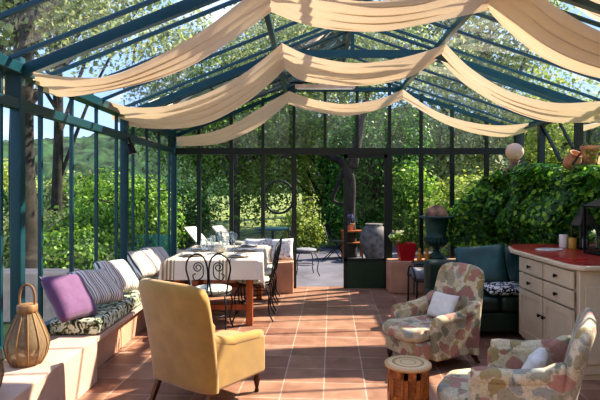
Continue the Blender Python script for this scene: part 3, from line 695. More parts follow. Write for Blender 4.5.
# ------------------------------------------------------------------ wrought-iron chairs
def iron_chair():
    t = empty('iron_chair', (0, 0, 0), cat='chair')
    # local: front -Y, seat centre origin ; back at +Y
    r = .0085; W = .215; yb = .21
    def back(side):
        return spline([(side*.175, yb, .43), (side*.20, yb+.03, .60), (side*.225, yb+.05, .72), (side*.20, yb+.07, .82), (side*.12, yb+.08, .875), (side*.045, yb+.075, .84), (side*.01, yb+.06, .74), (side*.008, yb+.03, .58), (side*.03, yb, .43)], 6)
    mb = MB()
    for s in (-1, 1):
        mb.tube(back(s), r, 8)
        # scroll
        sc = []
        for k in range(26):
            a = k/25*3.4*math.pi; rr = .055*(1-k/25*.75)
            sc.append((s*(.105+rr*math.cos(a+math.pi)*1.0), yb+.05, .735+rr*math.sin(a)))
        mb.tube(sc, .006, 6)
        mb.tube(spline([(s*.05, yb+.05, .735), (s*.06, yb+.04, .64), (s*.13, yb+.035, .60), (s*.16, yb+.035, .65), (s*.13, yb+.04, .67)], 6), .006, 6)
    mb.link('backrest', 'iron', t)
    pts = [(.20*math.cos(a)*1.0, .20*math.sin(a)+.01, .43) for a in [2*math.pi*k/24 for k in range(24)]]
    sr = MB(); sr.tube(pts, .009, 8, closed=True); sr.tube([(-.19, .01, .43), (.19, .01, .43)], .007, 6); sr.tube([(0, -.19, .43), (0, .2, .43)], .007, 6)
    sr.link('seat_ring', 'iron', t)
    for s in (-1, 1):
        MB().tube(spline([(s*.15, -.13, .43), (s*.185, -.19, .30), (s*.16, -.18, .12), (s*.19, -.215, .009)], 5), r, 8).link('leg', 'iron', t)
        MB().tube(spline([(s*.15, .15, .43), (s*.17, .20, .30), (s*.165, .20, .12), (s*.19, .25, .009)], 5), r, 8).link('leg', 'iron', t)
    MB().tube([(s_*.155*math.cos(a), .155*math.sin(a), .2) for s_ in (1,) for a in [2*math.pi*k/20 for k in range(20)]], .006, 6, closed=True).link('brace_ring', 'iron', t)
    # tied-on seat pad
    return t
def seatpad_mesh():
    mb = MB()
    mb.lathe([(.0005, .440), (.17, .440), (.195, .452), (.205, .468), (.195, .486), (.15, .498), (.0005, .502)], 28)
    return mb.mesh('pad')
proto = iron_chair()
SEATS = [(-.93, 5.43, math.pi, 'black wrought iron chair with scroll back at the near end of the dining table'),
         (-.56, 6.05, -math.pi/2, 'black wrought iron chair nearest the viewer on the right side of the dining table'),
         (-.55, 6.58, -math.pi/2, 'black wrought iron chair in the middle of the right side of the dining table'),
         (-.54, 7.10, -math.pi/2, 'black wrought iron chair farthest away on the right side of the dining table')]
padme = seatpad_mesh(); padme.materials.append(M['palecushion']); padme.polygons.foreach_set('use_smooth', [True]*len(padme.polygons))
for k, (x, y, rz, lab) in enumerate(SEATS):
    o = proto if k == 0 else dup(proto)
    o.location = (x, y, 0); o.rotation_euler = (0, 0, rz); tag(o, lab, 'chair', 'wrought iron chairs at the dining table')
    c = bpy.data.objects.new('seat_cushion', padme); COL.objects.link(c); c.location = (x, y, 0); c.rotation_euler = (0, 0, rz)
    tag(c, lab.replace('black wrought iron chair with scroll back', 'pale green seat pad, chair').replace('black wrought iron chair', 'pale green seat pad, chair'), 'cushion', 'seat pads on the iron chairs')

# ------------------------------------------------------------------ credenza
CX, CY0, CY1, CH = 2.2, 4.05, 5.12, .90
cr = empty('sideboard', (CX, CY0, 0), label='cream painted sideboard with a red top against the ivy wall', cat='sideboard')
dp = .86; ln = CY1-CY0
MB().box((dp/2+.01, ln/2, .46), (dp-.02, ln, .83)).link('body', 'cream_paint', cr, smooth=False, bevel=.006, seg=1)
MB().box((dp/2+.02, ln/2, .03), (dp-.06, ln-.04, .06)).link('plinth', 'cream_paint', cr, smooth=False)
def topout(e):
    o = [(-.05-e, .12), (-.03-e, .04), (.04, -.04-e), (dp+.02, -.04-e), (dp+.02, ln+.62+e), (.30, ln+.60+e), (.16, ln+.56+e), (.07, ln+.44+e), (-.05-e, ln+.10)]
    return o
MB().prism(topout(0), .875, .915, 'Z').link('worktop', 'cream_paint', cr, bevel=.012, seg=3)
MB().prism(topout(-.035), .912, .921, 'Z').link('red_inlay', 'redtop', cr, smooth=False)
MB().box((dp/2, -.008, .44), (dp-.12, .012, .62)).link('end_panel', 'cream_paint', cr, smooth=False, bevel=.006)
hl = ln/2
for c in range(2):
    y = .03+hl/2*1+c*hl-.015 if c == 0 else .03+hl/2+hl-.045
    w = hl-.05
    for q, z in enumerate((.79, .635)):
        dwr = MB().box((-.008, y, z), (.022, w, .14)).link('drawer', 'cream_paint', cr, smooth=False, bevel=.004, seg=2)
        MB().lathe([(.008, 0), (.007, .012), (.016, .018), (.017, .028), (.0005, .033)], 12).link('knob', 'blackmetal', dwr, loc=(-.019, y, z), rot=(0, -math.pi/2, 0))
    dm = MB(); z0, z1 = .09, .55; zc = (z0+z1)/2
    dm.box((-.008, y-w/2+.03, zc), (.022, .06, z1-z0)); dm.box((-.008, y+w/2-.03, zc), (.022, .06, z1-z0)); dm.box((-.008, y, z0+.03), (.022, w-.12, .06)); dm.box((-.008, y, z1-.03), (.022, w-.12, .06)); dm.box((-.002, y, zc), (.01, w-.1, z1-z0-.1))
    do = dm.link('door', 'cream_paint', cr, smooth=False)
    yk = y+(w/2-.03)*(1 if c == 0 else -1)
    MB().lathe([(.008, 0), (.007, .012), (.016, .018), (.017, .028), (.0005, .033)], 12).link('knob', 'blackmetal', do, loc=(-.019, yk, zc+.06), rot=(0, -math.pi/2, 0))
ZT = .922
def on(px, py): Y = F*(EYE-ZT)/(py-HOR); return (px-300)/F*Y, Y
x, y = on(549, 250)
tr = MB(); tr.prism([(.14*math.cos(a)*1.0, .09*math.sin(a)) for a in [2*math.pi*k/24 for k in range(24)]], 0, .012, 'Z')
tr.link('serving_tray', 'white', loc=(x, y, ZT), rot=(0, 0, R(10)), label='flat white oval tray lying on the red sideboard top', cat='tray', bevel=.004)
x, y = on(571, 259)
MB().box((0, 0, .006), (.16, .20, .012)).link('magazine', 'redtop', loc=(x, y, ZT), rot=(0, 0, R(20)), label='thin red booklet lying near the front edge of the sideboard', cat='magazine', smooth=False)
def cyl(nm, r, h, mat, px, py, label, cat, group=None):
    x, y = on(px, py); return MB().lathe([(r*.98, 0), (r, .004), (r, h-.004), (r*.96, h), (r*.2, h-.004), (.0005, h-.005)], 24).link(nm, mat, loc=(x, y, ZT), label=label, cat=cat, group=group)
cyl('candle', .042, .135, 'candlew', 563.5, 247.5, 'thick white pillar candle on the sideboard', 'candle')
cyl('candle', .038, .11, 'candley', 572.5, 248.5, 'ochre yellow pillar candle beside the white one on the sideboard', 'candle')
def box_lantern(x, y, w, h, roofh, mat, label, rz=0):
    t = empty('glass_lantern', (x, y, ZT), rz, label=label, cat='lantern'); hwv = w/2
    fr = MB(); e = .016
    for a in (-1, 1):
        for b in (-1, 1): fr.box((a*(hwv-e/2), b*(hwv-e/2), h/2), (e, e, h))
    for z in (e/2, h-e/2):
        for a in (-1, 1): fr.box((a*(hwv-e/2), 0, z), (e, w, e)); fr.box((0, a*(hwv-e/2), z), (w, e, e))
    fr.box((0, 0, .006), (w, w, .01)); fr.link('frame', mat, t, smooth=False)
    g = MB()
    for a in (-1, 1):
        q = hwv-e/2
        g.add([(a*q, -q, e), (a*q, q, e), (a*q, q, h-e), (a*q, -q, h-e)], [(0, 1, 2, 3)]); g.add([(-q, a*q, e), (q, a*q, e), (q, a*q, h-e), (-q, a*q, h-e)], [(0, 1, 2, 3)])
    g.link('glass_panes', 'glass', t, smooth=False)
    k = .25; r = MB(); r.add([(-hwv, -hwv, h), (hwv, -hwv, h), (hwv, hwv, h), (-hwv, hwv, h)]+[(a*hwv*k, b*hwv*k, h+roofh) for a, b in ((-1, -1), (1, -1), (1, 1), (-1, 1))],
        [(3, 2, 1, 0), (4, 5, 6, 7), (0, 1, 5, 4), (1, 2, 6, 5), (2, 3, 7, 6), (3, 0, 4, 7)]); r.link('roof', mat, t, smooth=False)
    MB().tube([(.03*math.cos(a), 0, h+roofh+.025+.03*math.sin(a)) for a in [2*math.pi*q/16 for q in range(16)]], .004, 6, closed=True).link('ring', mat, t)
    MB().lathe([(.028, .012), (.028, h*.4), (.0005, h*.4+.002)], 16).link('candle', 'candlew', t)
x, y = on(589, 249)
box_lantern(2.90, 5.20, .18, .25, .17, 'greymetal', 'grey metal lantern with a pyramid roof on the sideboard beside the candles')
box_lantern(2.82, 4.72, .25, .45, .07, 'blackmetal', 'tall black framed glass lantern at the right end of the sideboard', R(6))

# ------------------------------------------------------------------ sofa by the ivy wall
sf = empty('leather_sofa', (2.0, 5.6, 0), label='dark green leather sofa between the floral armchair and the ivy wall', cat='sofa')
sx0, sx1, sy0, sy1 = 1.42, 2.72, 5.18, 5.98
def sb(nm, x0, x1, y0, y1, z0, z1, mat, bev=.04):
    return MB().box(((x0+x1)/2-2.0, (y0+y1)/2-5.6, (z0+z1)/2), (x1-x0, y1-y0, z1-z0)).link(nm, mat, sf, bevel=bev, seg=4)
sb('seat_base', sx0+.02, sx1-.02, sy0+.03, sy1-.06, .06, .27, 'greenleather', .03)
for k in range(2): sb('seat_cushion', sx0+.01+k*.62, sx0+.62+k*.62, sy0, sy1-.14, .27, .42, 'greenleather', .045)
sb('backrest', sx0+.02, sx1-.02, sy1-.18, sy1, .2, .72, 'greenleather', .06)
for a in (sx0+.1, sx1-.1):
    for b in (sy0+.1, sy1-.1): MB().box((a-2.0, b-5.6, .03), (.05, .05, .06)).link('foot', 'darkwood', sf, smooth=False)
for k, (x, lab) in enumerate(((2.03, 'large teal leather cushion on the sofa, the left one behind the floral armchair'), (2.45, 'large teal leather cushion on the sofa, the right one next to the sideboard'))):
    lean('leather_cushion', 'tealleather', x, 5.70-.03*k, .56, .50, .17, R(-14), R(-20), .42, lab, 'teal leather cushions on the sofa', roll=R(-6+3*k), seed=k+11)
lean('patterned_cushion', 'bwprint', 2.16, 5.36, .46, .26, .09, R(4), R(-80), .42, 'black and white patterned cushion lying flat on the dark green sofa')

# grey daybed seat with iron frame near the red pot
gb = empty('iron_daybed', (1.78, 6.75, 0), label='iron framed low seat with a grey cushion beside the urn', cat='seat')
fr = MB(); fr.tube([(-.30, -.26, .36), (.30, -.26, .36), (.30, .26, .36), (-.30, .26, .36)], .012, 8, closed=True); fr.link('frame', 'iron', gb)
for a in (-.29, .29):
    for b in (-.25, .25): MB().tube([(a, b, .36), (a*1.02, b*1.02, .0)], .011, 8).link('leg', 'iron', gb)
MB().tube(spline([(-.30, -.25, .36), (-.31, -.1, .5), (-.31, .1, .5), (-.30, .25, .36)], 5), .01, 8).link('armrest', 'iron', gb)
MB().box((1.78, 6.75, .42), (.58, .50, .10)).link('seat_cushion', 'grey', bevel=.035, seg=4, label='grey box cushion on the low iron seat beside the urn', cat='cushion')
M['greypale'] = plain('pale_folded_throw', hexc('#a9a8ae'), .9, var=.05)
MB().grid(lambda u, v: (1.66+u*.34, 6.54+v*.2, .474+.006*math.sin(u*14)+.004*math.sin(v*9)), 20, 8).link('folded_throw', 'greypale', label='pale folded throw lying on the grey cushion', cat='throw')
# green metal console table
ct = empty('console_table', (1.96, 7.33, 0), label='narrow green painted iron console table below the urn', cat='table')
MB().box((0, 0, .475), (.66, .26, .025)).link('table_top', 'frame', ct, smooth=False, bevel=.004)
for a in (-.3, .3):
    for b in (-.1, .1): MB().tube(spline([(a, b, .465), (a*.93, b, .36), (a*.99, b, .2), (a, b, 0)], 4), .009, 8).link('leg', 'frame', ct)
    MB().tube(spline([(a, -.1, .42), (a*.8, -.1, .45), (a*.72, -.1, .40), (a*.8, -.1, .37)], 4), .006, 6).link('scroll', 'frame', ct)

# urn, ball, red pot, ornaments
ux = (437-300)/F*7.62
ur = empty('garden_urn', (ux, 7.66, .47), label='large dark green cast iron garden urn on the plaster ledge', cat='urn')
MB().box((0, 0, .02), (.26, .26, .04)).link('plinth', 'urn', ur, smooth=False, bevel=.004)
mb = MB(); prof = [(.12, .04), (.125, .06), (.10, .08), (.06, .12), (.045, .16), (.06, .185), (.07, .20), (.10, .225), (.15, .26), (.172, .31), (.168, .345), (.175, .35), (.14, .365), (.15, .45), (.165, .56), (.18, .62), (.23, .645), (.272, .652), (.272, .662), (.22, .672), (.17, .66)]
mb.lathe(prof, 36); mb.link('bowl', 'urn', ur)
fl_ = MB()
for k in range(20):
    a = 2*math.pi*k/20; fl_.tube([((r_)*math.cos(a), (r_)*math.sin(a), z) for r_, z in ((.10, .225), (.15, .26), (.172, .31), (.168, .34))], .013, 6)
fl_.link('fluting', 'urn', ur)
MB().lathe([(.165*math.sin(max(.001, min(math.pi-.001, t))), .165*-math.cos(t)) for t in [math.pi*k/18 for k in range(19)]], 32).link('stone_ball', 'rust', loc=(ux, 7.66, .47+.645+.03), label='mottled brown stone ball sitting in the mouth of the urn', cat='ball')
rp = empty('red_flower_pot', ((406-300)/F*7.72, 7.72, .47), label='square red flower pot with pale flowers on the ledge by the door', cat='flower pot')
MB().add([(sx*.10, sy*.10, 0) for sx, sy in ((-1, -1), (1, -1), (1, 1), (-1, 1))]+[(sx*.135, sy*.135, .26) for sx, sy in ((-1, -1), (1, -1), (1, 1), (-1, 1))]+[(sx*.115, sy*.115, .26) for sx, sy in ((-1, -1), (1, -1), (1, 1), (-1, 1))]+[(sx*.10, sy*.10, .22) for sx, sy in ((-1, -1), (1, -1), (1, 1), (-1, 1))],
         [(3, 2, 1, 0)]+[(i, (i+1) % 4, 4+(i+1) % 4, 4+i) for i in range(4)]+[(4+i, 4+(i+1) % 4, 8+(i+1) % 4, 8+i) for i in range(4)]+[(8+i, 8+(i+1) % 4, 12+(i+1) % 4, 12+i) for i in range(4)]+[(12, 13, 14, 15)]).link('pot', 'redpot', rp, smooth=False)
link('foliage', blob_leaves((-.10, -.02, .33), (.17, .12, .09), 320, .055, 8, 16), 'leaf_mid', rp, smooth=False)
M['petal'] = leafmat('pale_petals', [hexc('#f2eed6'), hexc('#e9e3b0'), hexc('#ffffff')], .3)
link('flowers', blob_leaves((-.12, -.05, .37), (.18, .10, .08), 110, .045, 9, 8), 'petal', rp, smooth=False)
for k, (px, lab) in enumerate(((418.5, 'small amber coloured figurine between the red pot and the urn, left one'), (426, 'small amber coloured figurine standing right beside the urn'))):
    x = (px-300)/F*7.66
    mb = MB(); mb.lathe([(.035, 0), (.04, .02), (.03, .05), (.036, .09), (.022, .125), (.014, .135), (.024, .155), (.022, .185), (.0005, .2)], 16); mb.tube([(-.03, 0, .1), (-.045, 0, .07), (-.02, 0, .05)], .009, 6)
    mb.tube([(.03, 0, .1), (.045, 0, .07), (.02, 0, .05)], .009, 6)
    mb.link('figurine', 'amber', loc=(x, 7.60, .47), label=lab, cat='figurine')

# ------------------------------------------------------------------ ivy
rs = np.random.RandomState(3)
n1 = 22000
yy = rs.uniform(2.6, 7.85, n1); zz = rs.uniform(0, 1, n1)**.75
topz = 1.70+.02*(yy-6)+.07*np.sin(yy*2.3)+.08*np.sin(yy*5.1+1)
botz = np.where(yy > 7.1, .75+.3*rs.uniform(0, 1, n1), .45)
botz = np.where(yy < 7.1, .3, botz)
bulge = .22+.10*np.sin(yy*1.9+zz*3)+.08*np.sin(yy*4.7+zz*7+2)+.05*np.sin(zz*13+yy)
bulge = np.where(yy > 7.0, bulge+.16*(yy-7.0), bulge)
zv = botz+(topz-botz)*zz
bulge = np.maximum(0.04, bulge*np.clip((zv-.75)/.4, 0, 1)+.05)
bulge = np.where((yy < 5.9) & (zv < .98), .05, bulge)
xx = XW-bulge*rs.uniform(.55, 1.05, n1)
pts = np.stack([xx, yy, zv], 1); nr = np.stack([-np.ones(n1), -.45*np.ones(n1), .45+.5*zz], 1)+rs.normal(size=(n1, 3))*.38
n2 = 7000
y2 = rs.uniform(2.6, 7.85, n2); x2 = rs.uniform(XW-.25, 3.3, n2); z2 = 1.66+rs.uniform(0, 1, n2)*(.10+.08*np.sin(y2*3)+.06*np.sin(y2*7+1))
pts = np.concatenate([pts, np.stack([x2, y2, z2], 1)]); nr = np.concatenate([nr, np.stack([-.4*np.ones(n2), -.3*np.ones(n2), np.ones(n2)], 1)+rs.normal(size=(n2, 3))*.4])
n3 = 4200   # ivy spreading on the back-right corner
y3 = rs.uniform(7.55, 7.9, n3); x3 = rs.uniform(2.28, XW, n3); t3 = (x3-2.28)/(XW-2.28); z3 = .72+rs.uniform(0, 1, n3)*(.45+.72*t3**.8)
pts = np.concatenate([pts, np.stack([x3, y3, z3], 1)]); nr = np.concatenate([nr, np.stack([-.5*np.ones(n3), -np.ones(n3), .4*np.ones(n3)], 1)+rs.normal(size=(n3, 3))*.4])
iv = empty('ivy', (2.6, 5.5, 0), label='dense dark green ivy covering the low stone wall on the right', cat='ivy')
link('ivy_leaves', leaves_mesh(pts-np.array([2.6, 5.5, 0]), nr, .068, rs, .85), 'leaf_ivy', iv, smooth=False)
mb = MB(); random.seed(4)
for k in range(14):
    y = 3+k*.35; p = [(XW-.02-2.6, y-5.5, .02)]; yy_ = y
    for q in range(1, 7): yy_ += random.uniform(-.1, .1); p.append((XW-.05-random.uniform(0, .05)-2.6, yy_-5.5, q*.28))
    mb.tube(spline(p, 3), .012, 6)
mb.link('vine_stems', 'bark', iv)

# ornaments on the wall top
bx, by = (514.5-300)/F*7.3, 7.3
bf = empty('ball_finial', (bx, by, 1.75), label='pale stone ball finial on a square foot at the far end of the ivy wall', cat='finial')
MB().box((0, 0, .05), (.26, .22, .10)).link('foot', 'palestone', bf, bevel=.01)
MB().lathe([(.10, .10), (.07, .13), (.05, .17), (.08, .2)], 20).link('neck', 'rust', bf)
MB().lathe([(max(.001, .125*math.sin(t)), .325-.125*math.cos(t)) for t in [math.pi*k/16 for k in range(17)]], 28).link('ball', 'palestone', bf)
def shell(nm, px, py, Y, s, mat, label, cat):
    p = P(px, py, Y); mb = MB()
    def fn(u, v):
        a = u*2*math.pi; r = s*(.55+.45*math.sin(math.pi*min(1, v*1.1)))*(1-.0*v)*(1+.06*math.cos(a*9)); th = v*math.pi
        return (r*math.sin(th)*math.cos(a)*1.05, r*math.sin(th)*math.sin(a)*.8, -s*.95*math.cos(th))
    mb.grid(fn, 36, 14); o = mb.link(nm, mat, loc=p, label=label, cat=cat); return o
vz = empty('terracotta_jar', (P(573, 150, 5.95).x, 5.95, 1.84), label='terracotta jar with a dark mouth lying on top of the ivy wall', cat='jar')
vz.scale = (.8, .8, .8)
j = MB().lathe([(.05, -.16), (.09, -.13), (.115, -.05), (.11, .03), (.08, .08), (.085, .10), (.10, .115), (.085, .117), (.07, .09), (.06, 0)], 24).link('body', 'terracotta', vz, loc=(0, 0, .04), rot=(R(35), R(12), 0))
pl = MB(); pl.box((0, 0, 0), (.42, .2, .07)); pl.link('stone_slab', 'palestone', loc=(P(561, 157, 6.35).x, 6.35, 1.74), label='pale stone slab lying on the ivy wall behind the terracotta jar', cat='stone', bevel=.01)
v2 = empty('terracotta_pot', (P(590, 145, 5.55).x, 5.55, 1.80), label='weathered terracotta plant pot on the wall top at the right picture edge', cat='flower pot')
v2.scale = (.75, .75, .8)
MB().lathe([(.07, 0), (.10, .12), (.12, .2), (.13, .21), (.13, .25), (.115, .25), (.10, .2)], 24).link('pot', 'terracotta', v2)
link('foliage', blob_leaves((0.03, 0, .18), (.15, .15, .16), 240, .06, 12, 14), 'leaf_yellow', v2, smooth=False)
# bent iron hook in front of the jar
q = P(585, 156, 5.75)
MB().tube(spline([q+Vector((-.14, 0, -.1)), q+Vector((-.06, 0, .02)), q+Vector((0, 0, .04)), q+Vector((.04, 0, -.03)), q+Vector((.13, 0, .06))], 5), .01, 8).link('iron_hook', 'iron', label='bent black iron rod lying across the ivy in front of the pot', cat='rod')

# spotlight on the middle-left post
sp = empty('wall_spotlight', (SX(X0L, 5.84)+.06, 5.80, 2.0), label='small black spotlight fixed to the middle post of the left glass wall', cat='lamp')
MB().tube([(0, 0, .12), (.03, -.03, .06), (.05, -.05, 0)], .012, 8).link('arm', 'blackmetal', sp)
MB().lathe([(.025, .1), (.04, .07), (.045, .0), (.055, -.02)], 18).link('head', 'blackmetal', sp, loc=(.06, -.06, -.05), rot=(R(10), R(-15), 0))
MB().lathe([(.047, -.012), (.047, -.022), (.0005, -.024)], 18).link('lens', 'white', sp, loc=(.06, -.06, -.05), rot=(R(10), R(-15), 0))
# heater bar / lamp under the back tie beam
hb = empty('heater_lamp', (P(325, 86, 7.3).x, 7.35, P(325, 86, 7.3).z), label='long pale radiant lamp hanging between the drapes near the ridge', cat='lamp')
MB().box((0, 0, 0), (.86, .10, .05)).link('housing', 'palestone', hb, smooth=False, bevel=.008)
MB().box((0, -.02, -.03), (.80, .05, .02)).link('tube', 'white', hb, smooth=False)
for s in (-.38, .38): MB().tube([(s, 0, .02), (s, 0, 3.07-hb.location.z)], .006, 6).link('hanger', 'iron', hb)
MB().tube([(-.5, 0, 3.08-hb.location.z), (.5, 0, 3.08-hb.location.z)], .014, 8).link('support_bar', 'iron', hb)

# ------------------------------------------------------------------ outdoors
def gridmesh(x0, x1, y0, y1, nx, ny, h):
    return MB().grid(lambda u, v: (x0+(x1-x0)*u, y0+(y1-y0)*v, h(x0+(x1-x0)*u, y0+(y1-y0)*v)), nx, ny)
gridmesh(-4.5, 7, YB+.12, 14.5, 4, 4, lambda x, y: -.03).link('patio', 'patio', smooth=False, kind='structure')
def gh(x, y):
    h = -.12+.05*noise.noise(Vector((x*.3, y*.3, 0)))
    if x < -5: h -= (-5-x)*.10
    if y > 16: h += min(14, (y-16))*.10
    return h
gridmesh(-120, 60, -40, 90, 90, 70, gh).link('ground', 'grass', kind='structure')
def hh(x, y):
    d = max(0, min(1, (y-40)/60)); return -8+24*d+3*noise.noise(Vector((x*.03, y*.03, 2)))+1.3*noise.noise(Vector((x*.3, y*.3, 5)))+.7*noise.noise(Vector((x*.8, y*.8, 9)))
def hillz(u, v):
    # ring of wooded hills to the left and behind
    ang = R(-75)+u*R(150); r = 60+v*70
    x, y = r*math.sin(ang), r*math.cos(ang); f = min(1, v*1.6)
    z = -6+f*(19+5*math.sin(ang*3+1)+3*noise.noise(Vector((x*.04, y*.04, 0))))+1.2*noise.noise(Vector((x*.35, y*.35, 3)))+.7*noise.noise(Vector((x*.9, y*.9, 7)))
    return (x, y, z)
MB().grid(hillz, 300, 70).link('hills', 'hill', kind='structure')

def tree(label, x, y, h, cz, rad, leaf, n, size, seed, tr=.16, bark='bark', group='trees beyond the glass', K=50, z0=-.12, lean_=(0, 0)):
    t = empty('tree', (x, y, z0), label=label, cat='tree', group=group)
    random.seed(seed); mb = MB()
    tp = Vector((lean_[0], lean_[1], cz)); base = Vector((0, 0, -.1))
    mid = base.lerp(tp, .5)+Vector((random.uniform(-.2, .2), random.uniform(-.2, .2), 0))
    main = spline([base, mid, tp], 6); k = len(main)
    mb.tube(main, [tr*(1.15-.55*i/(k-1)) for i in range(k)], 10)
    for q in range(9):
        s = main[int(k*(.35+.6*random.random()))-1]; a = random.uniform(0, 6.28)
        e = tp+Vector((rad[0]*.75*math.cos(a), rad[1]*.75*math.sin(a), rad[2]*random.uniform(-.3, .8)))
        m_ = s.lerp(e, .5)+Vector((random.uniform(-.3, .3), random.uniform(-.3, .3), random.uniform(0, .4)))
        b = spline([s, m_, e], 5); kk = len(b); mb.tube(b, [tr*.45*(1-.85*i/(kk-1)) for i in range(kk)], 6)
    mb.link('trunk', bark, t)
    link('foliage', blob_leaves((tp.x, tp.y, cz+.1), rad, n, size, seed, K), leaf, t, smooth=False)
    return t
def bush(label, x, y, rad, leaf, n, size, seed, z=None, group='bushes in the garden'):
    return link('bush', blob_leaves((0, 0, 0), rad, n, size, seed, 30, .25, .5), leaf, loc=(x, y, (rad[2]*.75 if z is None else z)), smooth=False, label=label, cat='bush', group=group)
OT = [
 # left side
 ('big dark oak with a thick trunk close outside the left glass wall', -3.95, 7.4, 0, 4.9, (3.0, 2.6, 1.6), 'leaf_olive', 15000, .10, 21, .19, 'bark'),
 ('tall olive green tree rising above the roof at the upper left', -6.5, 13.5, 0, 7.5, (3.6, 3.0, 2.6), 'leaf_olive', 15000, .13, 22, .13, 'bark'),
 ('mid green bushy tree beyond the far left windows', -6.2, 15.5, 0, 1.0, (2.2, 2.0, 1.3), 'leaf_olive', 9000, .14, 23, .15, 'bark'),
 ('bright green tree right behind the back left corner', -4.3, 12.5, 0, .9, (1.5, 1.5, 1.2), 'leaf_mid', 12000, .10, 24, .12, 'bark'),
 ('dark green tree on the slope outside the left windows', -11, 17, -1.0, 1.6, (2.2, 2.0, 1.4), 'leaf_dark', 9000, .13, 25, .15, 'bark'),
 ('yellowish tree on the slope far outside the left windows', -14, 24, -1.5, 2.6, (3.0, 2.6, 1.9), 'leaf_yellow', 9000, .16, 26, .15, 'barkpale'),
 # behind
 ('dense yellow-green tree behind the dining table windows', -2.2, 17.0, 0, 3.2, (2.9, 2.0, 3.0), 'leaf_mid', 16000, .12, 27, .16, 'barkpale'),
 ('tall slim olive tree seen behind the left part of the back wall', -3.4, 18.5, 0, 5.0, (3.0, 2.2, 3.6), 'leaf_olive', 14000, .14, 28, .18, 'barkpale'),
 ('bright yellow-green tree seen through the doorway', .9, 18.0, 0, 3.2, (3.2, 2.2, 3.2), 'leaf_yellow', 16000, .13, 29, .17, 'bark'),
 ('dark green tree behind the half glazed door', 2.2, 15.5, 0, 2.2, (1.9, 1.5, 2.3), 'leaf_dark', 12000, .11, 30, .14, 'bark'),
 ('pale olive tree beyond the windows behind the urn', 5.0, 18.0, 0, 3.3, (3.2, 2.2, 3.2), 'leaf_olive', 14000, .14, 31, .17, 'barkpale'),
 ('tall pale tree whose crown shows through the top of the back gable', .4, 22.0, 0, 8.2, (4.5, 3.0, 3.0), 'leaf_olive', 15000, .18, 32, .24, 'barkpale'),
 ('tall pale tree showing above the right roof slope', 7.0, 20.0, 0, 8.0, (4.2, 3.0, 3.4), 'leaf_olive', 15000, .18, 33, .24, 'barkpale'),
 ('light green tree beyond the back right corner', 8.6, 16.5, 0, 3.4, (2.2, 2.0, 2.2), 'leaf_yellow', 9000, .14, 34, .16, 'bark'),
]
for a in OT:
    lab, x, y, z0, cz, rad, leaf, n, size, seed, tr_, bk = a
    tree(lab, x, y, 0, cz, rad, leaf, n, size, seed, tr_, bk, z0=z0-.12)
# leaning oak with a thick arching bough outside the doorway
ok = empty('leaning_oak', (1.2, 12.0, -.1), label='old oak with a thick dark bough arching over the doorway view', cat='tree', group='trees beyond the glass')
O0 = Vector((1.2, 12.0, -.1)); mb = MB()
bp = spline([P(352, 262, 12), P(350, 215, 12), P(351, 180, 12), P(342, 163, 12), P(322, 153, 12), P(300, 151, 12), P(280, 158, 12)], 6)
k = len(bp); mb.tube([p-O0 for p in bp], [.14-.10*i/(k-1) for i in range(k)], 10)
b2 = spline([P(352, 168, 12), P(362, 120, 12.2), P(372, 70, 12.4)], 5); mb.tube([p-O0 for p in b2], [.13-.08*i/(len(b2)-1) for i in range(len(b2))], 8)
b3 = spline([P(345, 167, 12), P(338, 185, 12), P(333, 200, 12), P(345, 205, 12)], 5); mb.tube([p-O0 for p in b3], [.06-.03*i/(len(b3)-1) for i in range(len(b3))], 8)
mb.link('trunk', 'bark', ok)
link('foliage', blob_leaves((-.3, 0, 5.0), (3.0, 1.6, 1.3), 9000, .10, 41, 50), 'leaf_olive', ok, smooth=False)
for k, (lab, x, y, rad, leaf, n, sz) in enumerate([
  ('dark leafy bush low behind the doorway terrace', 1.5, 14.2, (1.1, .7, .8), 'leaf_dark', 5000, .09),
  ('bright green bush outside the rear left windows', -4.0, 9.9, (.9, .8, .8), 'leaf_mid', 6000, .09),
  ('large green bush outside the middle of the left glass wall', -5.4, 10.4, (1.2, 1.1, .75), 'leaf_olive', 4200, .10),
  ('low green bush close under the left windows behind the purple pillow', -4.1, 8.7, (.8, .6, .55), 'leaf_mid', 5000, .08),
  ('rounded dark bush left of the garden loungers', -3.4, 14.4, (1.2, .8, 1.0), 'leaf_dark', 6000, .10),
  ('light green bush right of the urn beyond the back glass', 4.2, 12.4, (1.3, .9, 1.2), 'leaf_yellow', 7000, .10),
  ('green bush just beyond the ivy corner', 3.2, 14.0, (1.0, .8, 1.3), 'leaf_mid', 6000, .10),
  ('yellow flowering bush beside the open doorway', .05, 13.2, (.6, .5, .8), 'leaf_yellow', 3500, .08)]):
    bush(lab, x, y, rad, leaf, n, sz, 60+k)
# garden terrace wall on the left
MB().box((-3.5, 6.45, .20), (1.3, .35, .62)).link('garden_wall', 'palestone', smooth=False, bevel=.02, label='low pale garden wall running outside the left windows', cat='wall')
# pool beyond
pt = MB(); pt.box((-3.15, 10.7, .28), (1.0, .04, .66)); pt.link('glass_screen', glassmat('teal_glass', (.45, .8, .85), .25, 1.45, (.35, .65, .7)), smooth=False, label='low teal tinted glass screen outside the back left corner', cat='screen')
